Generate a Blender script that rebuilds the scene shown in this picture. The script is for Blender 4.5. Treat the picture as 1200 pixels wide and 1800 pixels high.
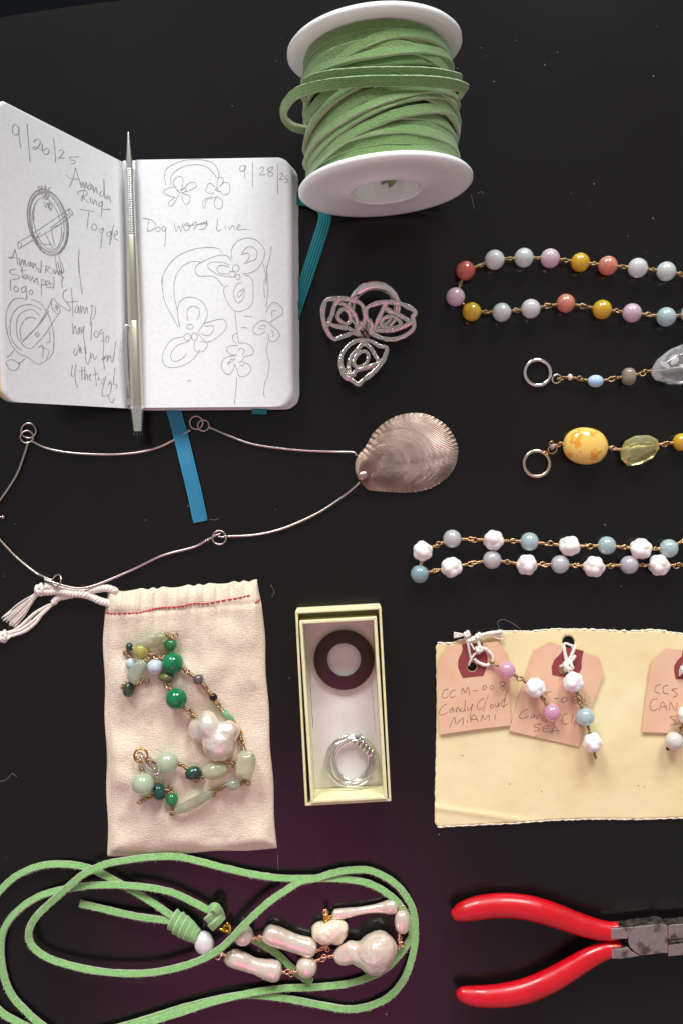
import bpy, bmesh, math, random
from mathutils import Vector, Matrix, noise

random.seed(7)
for o in list(bpy.data.objects):
    bpy.data.objects.remove(o, do_unlink=True)
SC = bpy.context.scene
COL = SC.collection

# ---------------------------------------------------------------- camera, light, exposure
F, H, CX, CY = 1685.0, 42.0, 600.0, 900.0      # focal length in photo pixels, height above the table in cm, principal point
cam_d = bpy.data.cameras.new('camera')
cam_d.sensor_fit = 'VERTICAL'; cam_d.sensor_height = 36.0; cam_d.sensor_width = 24.0
cam_d.lens = 36.0 * F / 1800.0
cam_d.clip_start = 0.01; cam_d.clip_end = 50.0
cam = bpy.data.objects.new('camera', cam_d); COL.objects.link(cam)
cam.location = (0, 0, H / 100.0)
SC.camera = cam

world = bpy.data.worlds.new('World'); SC.world = world; world.use_nodes = True
bg = world.node_tree.nodes['Background']
bg.inputs[0].default_value = (1.0, 0.985, 0.95, 1); bg.inputs[1].default_value = 0.33

def area_light(name, loc, target, sx, sy, watts, color):
    d = bpy.data.lights.new(name, 'AREA'); d.shape = 'RECTANGLE'; d.size = sx; d.size_y = sy
    d.energy = watts; d.color = color
    o = bpy.data.objects.new(name, d); COL.objects.link(o)
    o.location = loc
    o.rotation_euler = (Vector(target) - Vector(loc)).to_track_quat('-Z', 'Y').to_euler()
    return o
# two panes of the window beyond the top of the picture
area_light('window_light', (-0.86, 2.40, 1.38), (0, 0.0, 0), 0.84, 0.90, 54.0, (0.985, 0.995, 1.0))
area_light('window_light.001', (0.64, 2.40, 1.38), (0, 0.0, 0), 0.84, 0.90, 54.0, (0.985, 0.995, 1.0))
# light thrown back by the bright pink clothing of whoever leans over the table
for _n, _w, _h, _p in (('pink_bounce_light', 0.24, 0.34, 0.28), ('pink_bounce_light.001', 0.38, 0.48, 0.42)):
    area_light(_n, (-0.05, -0.48, 0.56), (-0.02, -0.08, 0), _w, _h, _p, (1.0, 0.05, 0.44)).data.shape = 'ELLIPSE'

SC.view_settings.view_transform = 'Standard'
SC.view_settings.look = 'None'
SC.view_settings.exposure = 0.06
SC.view_settings.gamma = 1.0
SC.view_settings.use_curve_mapping = False
SC.render.engine = 'CYCLES'
SC.cycles.use_denoising = True
SC.cycles.max_bounces = 10

# ---------------------------------------------------------------- geometry helpers (all lengths in cm)
def V(*a): return Vector(a)
def P(px, py, z=0.0):
    "where the sight line through a photo pixel meets height z"
    k = (H - z) / F
    return Vector(((px - CX) * k, (CY - py) * k, z))
def on(px, py, surf, lift=0.0):
    z = 0.5
    for _ in range(14):
        p = P(px, py, z)
        z = 0.5 * z + 0.5 * (surf(p.x, p.y) + lift)
    return P(px, py, z)
def cm(pxlen, z=0.0): return pxlen * (H - z) / F

class MB:
    def __init__(s): s.v = []; s.f = []; s.m = []; s.flat = set(); s.sharp = None
    def add(s, verts, faces, mi=0, flat=False):
        b = len(s.v); s.v += [Vector(q) for q in verts]
        for k, f in enumerate(faces):
            if flat: s.flat.add(len(s.f))
            s.f.append([b + i for i in f]); s.m.append(mi[k] if isinstance(mi, list) else mi)
        return s

ORG = {}
def thing(name, label, cat, base, group=None):
    o = bpy.data.objects.new(name, None); COL.objects.link(o)
    o.empty_display_size = 0.01
    o.location = base * 0.01
    o['label'] = label; o['category'] = cat
    if group: o['group'] = group
    ORG[o.name] = base.copy()
    return o
def part(name, mb, mats, parent=None, smooth=True):
    org = ORG[parent.name] if parent else V(0, 0, 0)
    me = bpy.data.meshes.new(name)
    me.from_pydata([((q - org) * 0.01)[:] for q in mb.v], [], mb.f)
    for m in (mats if isinstance(mats, (list, tuple)) else [mats]): me.materials.append(m)
    for i, p in enumerate(me.polygons):
        p.use_smooth = smooth and i not in mb.flat
        p.material_index = mb.m[i]
    bm = bmesh.new(); bm.from_mesh(me)
    bmesh.ops.recalc_face_normals(bm, faces=bm.faces)
    bm.to_mesh(me); bm.free()
    if mb.sharp: me.set_sharp_from_angle(angle=math.radians(mb.sharp))
    o = bpy.data.objects.new(name, me); COL.objects.link(o)
    if parent: o.parent = parent
    ORG[o.name] = org
    return o

def catmull(pts, n=6, closed=False):
    pts = [Vector(p) for p in pts]
    if len(pts) < 3 and not closed: 
        return [pts[0].lerp(pts[-1], i / n) for i in range(n + 1)]
    out = []; N = len(pts)
    rng = range(N) if closed else range(N - 1)
    for i in rng:
        if closed: p0, p1, p2, p3 = pts[i - 1], pts[i], pts[(i + 1) % N], pts[(i + 2) % N]
        else:
            p1, p2 = pts[i], pts[i + 1]
            p0 = pts[i - 1] if i > 0 else p1 * 2 - p2
            p3 = pts[i + 2] if i + 2 < N else p2 * 2 - p1
        for k in range(n):
            t = k / n
            out.append(0.5 * ((2 * p1) + (p2 - p0) * t + (2 * p0 - 5 * p1 + 4 * p2 - p3) * t * t + (3 * p1 - p0 - 3 * p2 + p3) * t ** 3))
    if not closed: out.append(pts[-1].copy())
    return out

def lerpl(vals, t):
    x = t * (len(vals) - 1); i = min(int(x), len(vals) - 2) if len(vals) > 1 else 0
    if len(vals) == 1: return vals[0]
    return vals[i] + (vals[i + 1] - vals[i]) * (x - i)

def tangents(pts, closed):
    N = len(pts); T = []
    for i in range(N):
        if closed: d = pts[(i + 1) % N] - pts[i - 1]
        else: d = pts[min(i + 1, N - 1)] - pts[max(i - 1, 0)]
        T.append(d.normalized() if d.length > 1e-9 else V(1, 0, 0))
    return T

def tube(mb, pts, r, n=8, closed=False, sq=1.0, up=None, mi=0, rough=0.0):
    "round (or squashed by sq along up) sweep; r is a number or a list spread over the path"
    T = tangents(pts, closed); N = len(pts)
    up0 = Vector(up) if up else None
    nn = (up0 if up0 else (V(0, 0, 1) if abs(T[0].z) < 0.9 else V(1, 0, 0)))
    rings = []; verts = []
    for i in range(N):
        if up0: nn = up0
        nn = (nn - T[i] * nn.dot(T[i]))
        if nn.length < 1e-6: nn = T[i].orthogonal()
        nn.normalize(); b = T[i].cross(nn)
        rr = lerpl(r, i / max(1, N - 1)) if isinstance(r, (list, tuple)) else r
        for k in range(n):
            a = 2 * math.pi * k / n
            q = rr * (1 + (rough * noise.noise(pts[i] * 9 + V(k, 0, 0)) if rough else 0))
            verts.append(pts[i] + b * math.cos(a) * q + nn * math.sin(a) * q * sq)
    faces = []
    for i in range(N if closed else N - 1):
        j = (i + 1) % N
        for k in range(n):
            l = (k + 1) % n
            faces.append([i * n + k, i * n + l, j * n + l, j * n + k])
    if not closed:
        faces.append(list(range(n))[::-1]); faces.append([(N - 1) * n + k for k in range(n)])
    mb.add(verts, faces, mi); return mb

def strap(mb, pts, w, h, normals, closed=False, jit=0.0, edge_mi=1, seed=0.0):
    "flat lace: rectangular sweep with chamfered edges; normals is a vector or a list spread over the path"
    T = tangents(pts, closed); N = len(pts); verts = []
    c = min(w, h) * 0.14
    prof = [(-w/2 + c, h/2), (w/2 - c, h/2), (w/2, h/2 - c), (w/2, -h/2 + c), (w/2 - c, -h/2), (-w/2 + c, -h/2), (-w/2, -h/2 + c), (-w/2, h/2 - c)]
    for i in range(N):
        n = lerpl(normals, i / max(1, N - 1)) if isinstance(normals, list) else Vector(normals)
        n = n - T[i] * n.dot(T[i])
        if n.length < 1e-6: n = T[i].orthogonal()
        n.normalize(); b = T[i].cross(n)
        for k, (x, y) in enumerate(prof):
            j = 1 + jit * noise.noise(pts[i] * 7 + V(seed, k * 3.1, 0)) + 0.6 * jit * noise.noise(pts[i] * 31 + V(seed, k * 5.1, 0))
            verts.append(pts[i] + b * x * j + n * y * j)
    faces = []; mi = []
    for i in range(N if closed else N - 1):
        j = (i + 1) % N
        for k in range(8):
            l = (k + 1) % 8
            faces.append([i * 8 + k, i * 8 + l, j * 8 + l, j * 8 + k]); mi.append(0 if k in (0, 4) else edge_mi)
    if not closed:
        faces += [list(range(8))[::-1], [(N - 1) * 8 + k for k in range(8)]]; mi += [edge_mi, edge_mi]
    mb.add(verts, faces, mi); mb.sharp = 28; return mb

def lathe(mb, prof, org, axis, n=48, closed=True, mi=0):
    axis = Vector(axis).normalized(); e1 = axis.orthogonal().normalized(); e2 = axis.cross(e1)
    verts = []; m = len(prof)
    for i in range(n):
        a = 2 * math.pi * i / n; d = e1 * math.cos(a) + e2 * math.sin(a)
        for t, r in prof: verts.append(org + axis * t + d * r)
    faces = []
    for i in range(n):
        j = (i + 1) % n
        for k in range(m if closed else m - 1):
            l = (k + 1) % m
            faces.append([i * m + k, j * m + k, j * m + l, i * m + l])
    mb.add(verts, faces, mi); mb.sharp = 50; return mb

def frame(axis):
    a = Vector(axis).normalized(); e1 = V(0, 0, 1) - a * a.z
    if e1.length < 1e-3: e1 = V(0, 1, 0) - a * a.y
    e1.normalize(); return a, a.cross(e1), e1        # along, sideways, up

def ellipsoid(mb, c, rad, axis=(1, 0, 0), nu=24, nv=14, wob=0.0, wsc=3.0, power=2.0, mi=0, seed=0.0):
    a, b, u = frame(axis); verts = []
    def sp(x): return math.copysign(abs(x) ** (2.0 / power), x)
    for j in range(nv + 1):
        th = math.pi * j / nv
        for i in range(nu):
            ph = 2 * math.pi * i / nu
            d = V(sp(math.cos(th)), sp(math.sin(th)) * sp(math.cos(ph)), sp(math.sin(th)) * sp(math.sin(ph)))
            k = 1 + (wob * noise.noise(d * wsc + V(seed, seed * 2, 0)) if wob else 0)
            verts.append(c + (a * d.x * rad[0] + b * d.y * rad[1] + u * d.z * rad[2]) * k)
    faces = []
    for j in range(nv):
        for i in range(nu):
            l = (i + 1) % nu
            faces.append([j * nu + i, j * nu + l, (j + 1) * nu + l, (j + 1) * nu + i])
    mb.add(verts, faces, mi); return mb

def blob(mb, c, blobs, nu=36, nv=22, wob=0.0, wsc=4.0, k=30.0, axis=V(0, 0, 1), mi=0):
    "union of balls as seen from c: each ball is (offset, radius); smooth maximum along each ray"
    verts = []
    for j in range(nv + 1):
        th = math.pi * j / nv
        for i in range(nu):
            ph = 2 * math.pi * i / nu
            d = V(math.sin(th) * math.cos(ph), math.sin(th) * math.sin(ph), math.cos(th))
            ds = []
            for o, r in blobs:
                pr = d.dot(o); q = r * r - (o.length_squared - pr * pr)
                if q > 0: ds.append(pr + math.sqrt(q))
            m = max(ds) if ds else 0.02
            s = m + math.log(sum(math.exp(k * (x - m)) for x in ds)) / k * 0.35 if ds else m
            s *= 1 + (wob * noise.noise(d * wsc + c) if wob else 0)
            verts.append(c + d * s)
    faces = []
    for j in range(nv):
        for i in range(nu):
            l = (i + 1) % nu
            faces.append([j * nu + i, j * nu + l, (j + 1) * nu + l, (j + 1) * nu + i])
    mb.add(verts, faces, mi); return mb

def sblob(mb, c, balls, nu=64, nv=36, k=0.2, wob=0.0, wsc=3.0, squash=1.0):
    "balls merged by a smooth union, found along each ray from c"
    rmax = max(o.length + r for o, r in balls) * 1.05
    def sd(p):
        d = None
        for o, r in balls:
            e = (p - o).length - r
            if d is None: d = e
            else:
                h = max(0.0, min(1.0, 0.5 + 0.5 * (e - d) / k)); d = e + (d - e) * h - k * h * (1 - h)
        return d
    verts = []
    for j in range(nv + 1):
        th = math.pi * j / nv
        for i in range(nu):
            ph = 2 * math.pi * i / nu
            d = V(math.sin(th) * math.cos(ph), math.sin(th) * math.sin(ph), math.cos(th))
            lo, hi = 0.0, rmax
            for _ in range(11):
                m = (lo + hi) / 2
                if sd(d * m) < 0: lo = m
                else: hi = m
            s = lo * (1 + (wob * noise.noise(d * wsc + c) + 0.4 * wob * noise.noise(d * wsc * 2.7 + c) if wob else 0))
            q = d * s; q.z *= squash; verts.append(c + q)
    faces = [[j * nu + i, j * nu + (i + 1) % nu, (j + 1) * nu + (i + 1) % nu, (j + 1) * nu + i] for j in range(nv) for i in range(nu)]
    mb.add(verts, faces); return mb

def torus(mb, c, R, r, normal=(0, 0, 1), n=36, m=10, sq=1.0, ax=None, ell=1.0, mi=0):
    a = Vector(normal).normalized()
    e1 = Vector(ax) if ax else a.orthogonal()
    e1 = (e1 - a * e1.dot(a)).normalized(); e2 = a.cross(e1)
    pts = [c + e1 * R * math.cos(2 * math.pi * i / n) + e2 * R * ell * math.sin(2 * math.pi * i / n) for i in range(n)]
    return tube(mb, pts, r, m, closed=True, up=a, sq=sq, mi=mi)

def from_bm(mb, bm, mi=0, flat=False):
    bm.verts.ensure_lookup_table(); bm.verts.index_update()
    mb.add([v.co.copy() for v in bm.verts], [[v.index for v in f.verts] for f in bm.faces], mi, flat); bm.free(); return mb

def prism(mb, poly, z0, bevel=0.0, segs=1, mi=0, holes=(), flat=True):
    "poly: outline of the top face (3D points); extruded straight down to z0 (a height, or a thickness when negative)"
    bm = bmesh.new(); edges = []
    for loop in [poly] + list(holes):
        vs = [bm.verts.new(p) for p in loop]
        edges += [bm.edges.new((vs[i], vs[(i + 1) % len(vs)])) for i in range(len(vs))]
    if holes: bmesh.ops.triangle_fill(bm, use_beauty=True, edges=edges)
    else: bm.faces.new([v for v in bm.verts])
    top = list(bm.verts)
    r = bmesh.ops.extrude_face_region(bm, geom=list(bm.faces))
    for v in [g for g in r['geom'] if isinstance(g, bmesh.types.BMVert)]:
        v.co.z = v.co.z + z0 if z0 < 0 else z0
    bmesh.ops.recalc_face_normals(bm, faces=bm.faces)
    if bevel:
        es = [e for e in bm.edges if len(e.link_faces) == 2 and e.calc_face_angle(0) > 0.5]
        bmesh.ops.bevel(bm, geom=es, offset=bevel, segments=segs, affect='EDGES', profile=0.5)
    return from_bm(mb, bm, mi, flat)

def patch(tl, tr, br, bl, surf, rad=(0, 0, 0, 0), nx=20, ny=30, wob=None):
    "grid of points on surf under the pixel quad, its corners rounded by rad (pixels: tl, tr, br, bl)"
    rows = sorted(set([i / ny for i in range(ny + 1)]))
    hl = max(1.0, bl[1] - tl[1])
    extra = []
    for r in rad:
        if r: extra += [r * q / hl for q in (0.02, 0.08, 0.2, 0.4, 0.7, 1.0)]
    rows = sorted(set(rows + extra + [1 - e for e in extra]))
    def inset(d, r):
        if r <= 0 or d >= r: return 0.0
        return r - math.sqrt(max(0.0, r * r - (r - d) ** 2))
    G = []
    for t in rows:
        row = []
        for i in range(nx + 1):
            s = i / nx
            lx = tl[0] + (bl[0] - tl[0]) * t; rx = tr[0] + (br[0] - tr[0]) * t
            dt, db = t * hl, (1 - t) * hl
            lx += max(inset(dt, rad[0]), inset(db, rad[3])); rx -= max(inset(dt, rad[1]), inset(db, rad[2]))
            yl = tl[1] + (bl[1] - tl[1]) * t; yr = tr[1] + (br[1] - tr[1]) * t
            px = lx + (rx - lx) * s; py = yl + (yr - yl) * s
            if wob: dx, dy = wob(s, t); px += dx; py += dy
            row.append(on(px, py, surf))
        G.append(row)
    return G

def slab(mb, G, off, mi=(0, 0, 0), spread=0.0):
    "closed sheet: grid G on top, the same grid moved by off below"
    R, C = len(G), len(G[0]); ctr = sum((G[r][c] for r in (0, R - 1) for c in (0, C - 1)), V(0, 0, 0)) / 4
    top = [p for row in G for p in row]
    bot = []
    for p in top:
        d = p - ctr; d.z = 0
        bot.append(p + (off(p) if callable(off) else Vector(off)) + d * spread)
    n = len(top); f = []; m = []
    for r in range(R - 1):
        for c in range(C - 1):
            a, b, d, e = r * C + c, r * C + c + 1, (r + 1) * C + c + 1, (r + 1) * C + c
            f.append([a, b, d, e]); m.append(mi[0]); f.append([n + e, n + d, n + b, n + a]); m.append(mi[2])
    edge = [r * C for r in range(R)] + [(R - 1) * C + c for c in range(1, C)] + [r * C + C - 1 for r in range(R - 2, -1, -1)] + [c for c in range(C - 2, 0, -1)]
    for i in range(len(edge)):
        a, b = edge[i], edge[(i + 1) % len(edge)]
        f.append([a, b, n + b, n + a]); m.append(mi[1])
    mb.add(top + bot, f, m); return mb

# ---------------------------------------------------------------- materials
def s2l(c):
    return tuple(((x / 255.0) / 12.92 if x <= 10 else (((x / 255.0) + 0.055) / 1.055) ** 2.4) for x in c)
MATS = {}
def mat(name, col, rough=0.5, metal=0.0, var=None, bump=None, sss=0.0, srad=0.002, coat=0.0, trans=0.0, ior=1.5, sheen=0.0, spec=0.5, rvar=None, film=0.0):
    """col and var colours are sRGB 0-255; var=(colour2, noise scale, low, high); bump=(scale, strength, metres)"""
    if name in MATS: return MATS[name]
    m = bpy.data.materials.new(name); m.use_nodes = True; nt = m.node_tree; N = nt.nodes; L = nt.links
    b = N['Principled BSDF']; c = s2l(col)
    b.inputs['Base Color'].default_value = (*c, 1); b.inputs['Roughness'].default_value = rough
    b.inputs['Metallic'].default_value = metal; b.inputs['IOR'].default_value = ior
    b.inputs['Specular IOR Level'].default_value = spec
    if sss:
        b.inputs['Subsurface Weight'].default_value = sss; b.inputs['Subsurface Radius'].default_value = (1.0, 0.9, 0.8); b.inputs['Subsurface Scale'].default_value = srad
    b.inputs['Coat Weight'].default_value = coat; b.inputs['Coat Roughness'].default_value = 0.025
    b.inputs['Transmission Weight'].default_value = trans
    if sheen: b.inputs['Sheen Weight'].default_value = sheen; b.inputs['Sheen Roughness'].default_value = 0.6
    if film:
        b.inputs['Thin Film Thickness'].default_value = film; b.inputs['Thin Film IOR'].default_value = 1.6
    tc = N.new('ShaderNodeTexCoord')
    if var:
        n = N.new('ShaderNodeTexNoise'); n.inputs['Scale'].default_value = var[1]; n.inputs['Detail'].default_value = 5
        L.new(tc.outputs['Object'], n.inputs['Vector'])
        r = N.new('ShaderNodeMapRange'); r.inputs[1].default_value = var[2]; r.inputs[2].default_value = var[3]; r.interpolation_type = 'SMOOTHSTEP'
        L.new(n.outputs['Fac'], r.inputs[0])
        mx = N.new('ShaderNodeMix'); mx.data_type = 'RGBA'; mx.inputs[6].default_value = (*c, 1); mx.inputs[7].default_value = (*s2l(var[0]), 1)
        L.new(r.outputs[0], mx.inputs[0]); L.new(mx.outputs[2], b.inputs['Base Color'])
    if rvar:
        n = N.new('ShaderNodeTexNoise'); n.inputs['Scale'].default_value = rvar[0]; n.inputs['Detail'].default_value = 4
        L.new(tc.outputs['Object'], n.inputs['Vector'])
        r = N.new('ShaderNodeMapRange'); r.inputs[1].default_value = 0.3; r.inputs[2].default_value = 0.7; r.inputs[3].default_value = rvar[1]; r.inputs[4].default_value = rvar[2]
        L.new(n.outputs['Fac'], r.inputs[0]); L.new(r.outputs[0], b.inputs['Roughness'])
    if bump:
        n = N.new('ShaderNodeTexNoise'); n.inputs['Scale'].default_value = bump[0]; n.inputs['Detail'].default_value = 4
        L.new(tc.outputs['Object'], n.inputs['Vector'])
        u = N.new('ShaderNodeBump'); u.inputs['Strength'].default_value = bump[1]; u.inputs['Distance'].default_value = bump[2]
        L.new(n.outputs['Fac'], u.inputs['Height']); L.new(u.outputs[0], b.inputs['Normal'])
    MATS[name] = m
    return m

def node_graph(m): return m.node_tree, m.node_tree.nodes, m.node_tree.links

# table lacquer: near black, satin, with fine dust specks, faint scratches and smears
TABLE = mat('table_lacquer', (16, 15, 15), 0.21, rvar=(14, 0.18, 0.24), spec=0.34)
def dust(m):
    nt, N, L = node_graph(m); b = N['Principled BSDF']; tc = N.new('ShaderNodeTexCoord')
    facs = []
    for sc, lim in ((90, 0.020), (210, 0.026)):
        v = N.new('ShaderNodeTexVoronoi'); v.inputs['Scale'].default_value = sc
        L.new(tc.outputs['Object'], v.inputs['Vector'])
        sep = N.new('ShaderNodeSeparateColor'); L.new(v.outputs['Color'], sep.inputs[0])
        pw = N.new('ShaderNodeMath'); pw.operation = 'POWER'; pw.inputs[1].default_value = 7.0; L.new(sep.outputs[0], pw.inputs[0])
        rr = N.new('ShaderNodeMath'); rr.operation = 'MULTIPLY'; rr.inputs[1].default_value = lim * 1.6; L.new(pw.outputs[0], rr.inputs[0])
        lt = N.new('ShaderNodeMath'); lt.operation = 'LESS_THAN'; L.new(v.outputs['Distance'], lt.inputs[0]); L.new(rr.outputs[0], lt.inputs[1])
        facs.append(lt)
    for rot, sc in ((0.3, 5.0), (1.1, 4.0)):           # hairline scratches: thin level lines of stretched noise
        mp = N.new('ShaderNodeMapping'); mp.inputs['Rotation'].default_value = (0, 0, rot); mp.inputs['Scale'].default_value = (1.0, 16.0, 1.0)
        L.new(tc.outputs['Object'], mp.inputs['Vector'])
        n = N.new('ShaderNodeTexNoise'); n.inputs['Scale'].default_value = sc; n.inputs['Detail'].default_value = 2; L.new(mp.outputs[0], n.inputs['Vector'])
        sb = N.new('ShaderNodeMath'); sb.operation = 'SUBTRACT'; sb.inputs[1].default_value = 0.62; L.new(n.outputs['Fac'], sb.inputs[0])
        ab = N.new('ShaderNodeMath'); ab.operation = 'ABSOLUTE'; L.new(sb.outputs[0], ab.inputs[0])
        lt = N.new('ShaderNodeMath'); lt.operation = 'LESS_THAN'; lt.inputs[1].default_value = 0.0006; L.new(ab.outputs[0], lt.inputs[0])
        ml = N.new('ShaderNodeMath'); ml.operation = 'MULTIPLY'; ml.inputs[1].default_value = 0.0; L.new(lt.outputs[0], ml.inputs[0])
        facs.append(ml)
    a = facs[0]
    for f in facs[1:]:
        mx = N.new('ShaderNodeMath'); mx.operation = 'MAXIMUM'; L.new(a.outputs[0], mx.inputs[0]); L.new(f.outputs[0], mx.inputs[1]); a = mx
    sc_ = N.new('ShaderNodeMath'); sc_.operation = 'MULTIPLY'; sc_.inputs[1].default_value = 0.6; L.new(a.outputs[0], sc_.inputs[0])
    mix = N.new('ShaderNodeMix'); mix.data_type = 'RGBA'; mix.inputs[6].default_value = (*s2l((20, 18, 18)), 1); mix.inputs[7].default_value = (0.45, 0.44, 0.42, 1)
    L.new(sc_.outputs[0], mix.inputs[0]); L.new(mix.outputs[2], b.inputs['Base Color'])
dust(TABLE)

SILVER = mat('silver', (240, 232, 226), 0.14, 1.0, rvar=(900, 0.10, 0.18))
SILVER_H = mat('hammered_silver', (212, 202, 196), 0.10, 1.0, bump=(430, 0.8, 0.0010))
SILVER_OX = mat('oxidised_silver', (128, 116, 108), 0.26, 1.0)
SILVER_DK = mat('silver_wire', (205, 190, 182), 0.28, 1.0)
STEEL = mat('steel', (186, 176, 170), 0.36, 1.0, var=((120, 106, 98), 160, 0.5, 0.66), rvar=(400, 0.28, 0.5))
GOLD = mat('gold_wire', (212, 176, 132), 0.26, 1.0)
BRASS = mat('antique_brass_wire', (178, 150, 112), 0.32, 1.0)
ROSE = mat('rose_gold_wire', (226, 176, 148), 0.26, 1.0)
PAPER = mat('page_paper', (239, 244, 243), 0.8, var=((233, 238, 238), 500, 0.35, 0.7), bump=(700, 0.25, 0.0002))
EDGE = mat('page_edges', (206, 190, 176), 0.85, bump=(1500, 0.5, 0.0003))
CREAM_EDGE = mat('cream_page_edges', (236, 214, 160), 0.85)
COVER = mat('notebook_cover', (30, 120, 140), 0.6)
TEAL = mat('teal_elastic', (22, 128, 134), 0.75, bump=(1200, 0.5, 0.0003))
BLUE = mat('blue_ribbon', (20, 126, 164), 0.5, sheen=0.3, bump=(1600, 0.5, 0.0002))
GRAPHITE = mat('pencil_graphite', (128, 128, 130), 0.6, var=((190, 190, 192), 2600, 0.45, 0.62))
GRAPHITE2 = mat('tag_graphite', (104, 84, 68), 0.6, var=((150, 120, 96), 2600, 0.45, 0.62))
PLASTIC = mat('white_plastic', (246, 251, 245), 0.30, bump=(60, 0.06, 0.0008), sss=0.3, srad=0.003)
SUEDE = mat('green_suede', (112, 150, 80), 0.95, var=((90, 128, 62), 1500, 0.35, 0.7), bump=(1700, 0.8, 0.0006), sheen=0.35)
SUEDE_E = mat('green_suede_edge', (166, 190, 142), 0.95, bump=(1700, 0.8, 0.0006), sheen=0.4)
LACE = mat('light_green_suede', (146, 200, 122), 0.95, var=((116, 174, 94), 1300, 0.35, 0.7), bump=(1900, 0.9, 0.0006), sheen=0.35)
LACE_E = mat('light_green_suede_edge', (186, 194, 160), 0.95, bump=(1900, 0.9, 0.0006), sheen=0.35)
COTTON = mat('cotton_string', (240, 232, 220), 0.9, bump=(2200, 0.6, 0.0004), sheen=0.2)
REDTHREAD = mat('red_thread', (200, 30, 44), 0.8)
CARD = mat('box_card', (236, 232, 188), 0.75, bump=(1100, 0.4, 0.0003), var=((226, 220, 168), 240, 0.4, 0.7))
CARD_IN = mat('box_lining', (228, 222, 218), 0.85, bump=(900, 0.3, 0.0003), var=((216, 208, 206), 90, 0.4, 0.75))
MANILA = mat('manila_paper', (245, 232, 182), 0.85, var=((238, 220, 164), 26, 0.36, 0.72), bump=(120, 0.35, 0.0008))
TORN = mat('torn_paper_edge', (246, 238, 216), 0.9)
TAG = mat('tag_paper', (236, 196, 162), 0.85, var=((230, 186, 150), 60, 0.35, 0.7), bump=(500, 0.25, 0.0003))
TAGRED = mat('tag_reinforcement', (146, 62, 62), 0.8, bump=(600, 0.3, 0.0003))
RED = mat('red_vinyl', (206, 6, 26), 0.28, coat=0.25, rvar=(170, 0.2, 0.42), bump=(120, 0.12, 0.0006), var=((188, 4, 20), 90, 0.45, 0.75))
BLACKP = mat('black_plastic', (14, 14, 16), 0.35)
MAROON = mat('dark_maroon_resin', (54, 16, 18), 0.36)

# ================================================================ the setting
def struct(name, mb, m, smooth=True):
    o = part(name, mb, m, None, smooth); o['kind'] = 'structure'; return o
tc_ = P(710, 4292, 0); TR = 4320 * H / F
mb = MB()
lathe(mb, [(0, 0.001), (0, TR), (-2.2, TR), (-2.6, TR - 0.3), (-2.6, 0.001)], tc_, (0, 0, 1), n=360, closed=False)
struct('table_top', mb, TABLE)
mb = MB(); mb.add([V(-400, -400, -74), V(400, -400, -74), V(400, 400, -74), V(-400, 400, -74)], [[0, 1, 2, 3]])
struct('floor', mb, mat('dark_floor', (7, 9, 14), 0.9, spec=.1))

# ================================================================ pencil strokes
def strokes(mb, specs, org, s, surf, w=1.5, lift=0.006):
    for sp in specs:
        if sp[0] == 'e':
            cx, cy, rx, ry, dg = [float(q) for q in sp[1:].split(',')]
            a0 = random.uniform(0, 6.28); ca, sa = math.cos(math.radians(dg)), math.sin(math.radians(dg))
            pts = []
            for k in range(30):
                a = a0 + 6.6 * k / 29; x, y = rx * math.cos(a) * (1 + 0.0015 * k), ry * math.sin(a)
                pts.append(V(cx + x * ca - y * sa, cy + x * sa + y * ca, 0))
        else:
            pts = [V(float(q.split(',')[0]), float(q.split(',')[1]), 0) for q in sp.split()]
            pts = catmull(pts, 5) if len(pts) > 2 else [pts[0].lerp(pts[1], k / 8) for k in range(9)]
        q = []
        for i, p in enumerate(pts):
            q.append(on(org[0] + p.x / s, org[1] + p.y / s, surf, lift))
        T = tangents(q, False); ww = cm(w, q[0].z) * 0.5; vs = []
        for i in range(len(q)):
            pr = 0.8 + 0.35 * noise.noise(q[i] * 5)
            side = T[i].cross(V(0, 0, 1)).normalized() * ww * pr
            dx = 0.12; sx = surf(q[i].x + dx, q[i].y) - surf(q[i].x - dx, q[i].y); sy = surf(q[i].x, q[i].y + dx) - surf(q[i].x, q[i].y - dx)
            for sg in (-1, 1):
                d = side * sg
                vs.append(q[i] + d + V(0, 0, (d.x * sx + d.y * sy) / (2 * dx)))
        mb.add(vs, [[2 * i, 2 * i + 1, 2 * i + 3, 2 * i + 2] for i in range(len(q) - 1)])
    return mb

# ================================================================ notebook
XG = P(214, 500, 0.8).x
def left_surf(x, y):
    u = max(0.0, (XG - x) / 3.7); v = (y - 4.4) / 10.8
    zl = 4.5 + 1.9 * v
    return 0.75 + (zl - 0.75) * (0.80 * u + 0.20 * u * u) + 0.03 * math.sin(y * 0.9 + x)
def right_surf(x, y):
    d = x - P(236, 500, 0.8).x
    return 1.02 - 0.42 * math.exp(-max(0, d + 0.15) / 0.45) + 0.035 * math.sin(y * 0.55 + 0.5) * math.exp(-d / 4) - 0.02 * max(0, d - 4)
nb = thing('notebook', 'open pocket notebook with pencil sketches and handwriting, left leaf standing up', 'notebook', P(230, 500, 0))
GR = patch((239, 281), (513, 277), (515, 715), (246, 717), right_surf, (0, 26, 26, 0), 26, 34)
page_r = part('page', slab(MB(), GR, (0, 0, -0.03)), PAPER, nb)
GB = patch((239, 282), (513.5, 278), (516, 715.5), (246, 717.5), lambda x, y: right_surf(x, y) - 0.034, (0, 26, 26, 0), 26, 34)
rn_ = random.Random(2); NL = 9
for k in range(NL):
    f0 = k / NL
    GK = [[p + V((0.26 * f0 + rn_.uniform(-.012, .012)) * max(0, (p.x + 9) / 7), -0.03 * f0, -(p.z - 0.13) * f0) for p in r] for r in GB]
    part('leaf_bundle', slab(MB(), GK, lambda p: V(0, 0, -(0.85 / NL) * 0.86 * max(.3, (p.z - .1) / .9)), (0, 1, 0)), [PAPER, EDGE], nb)
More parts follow.
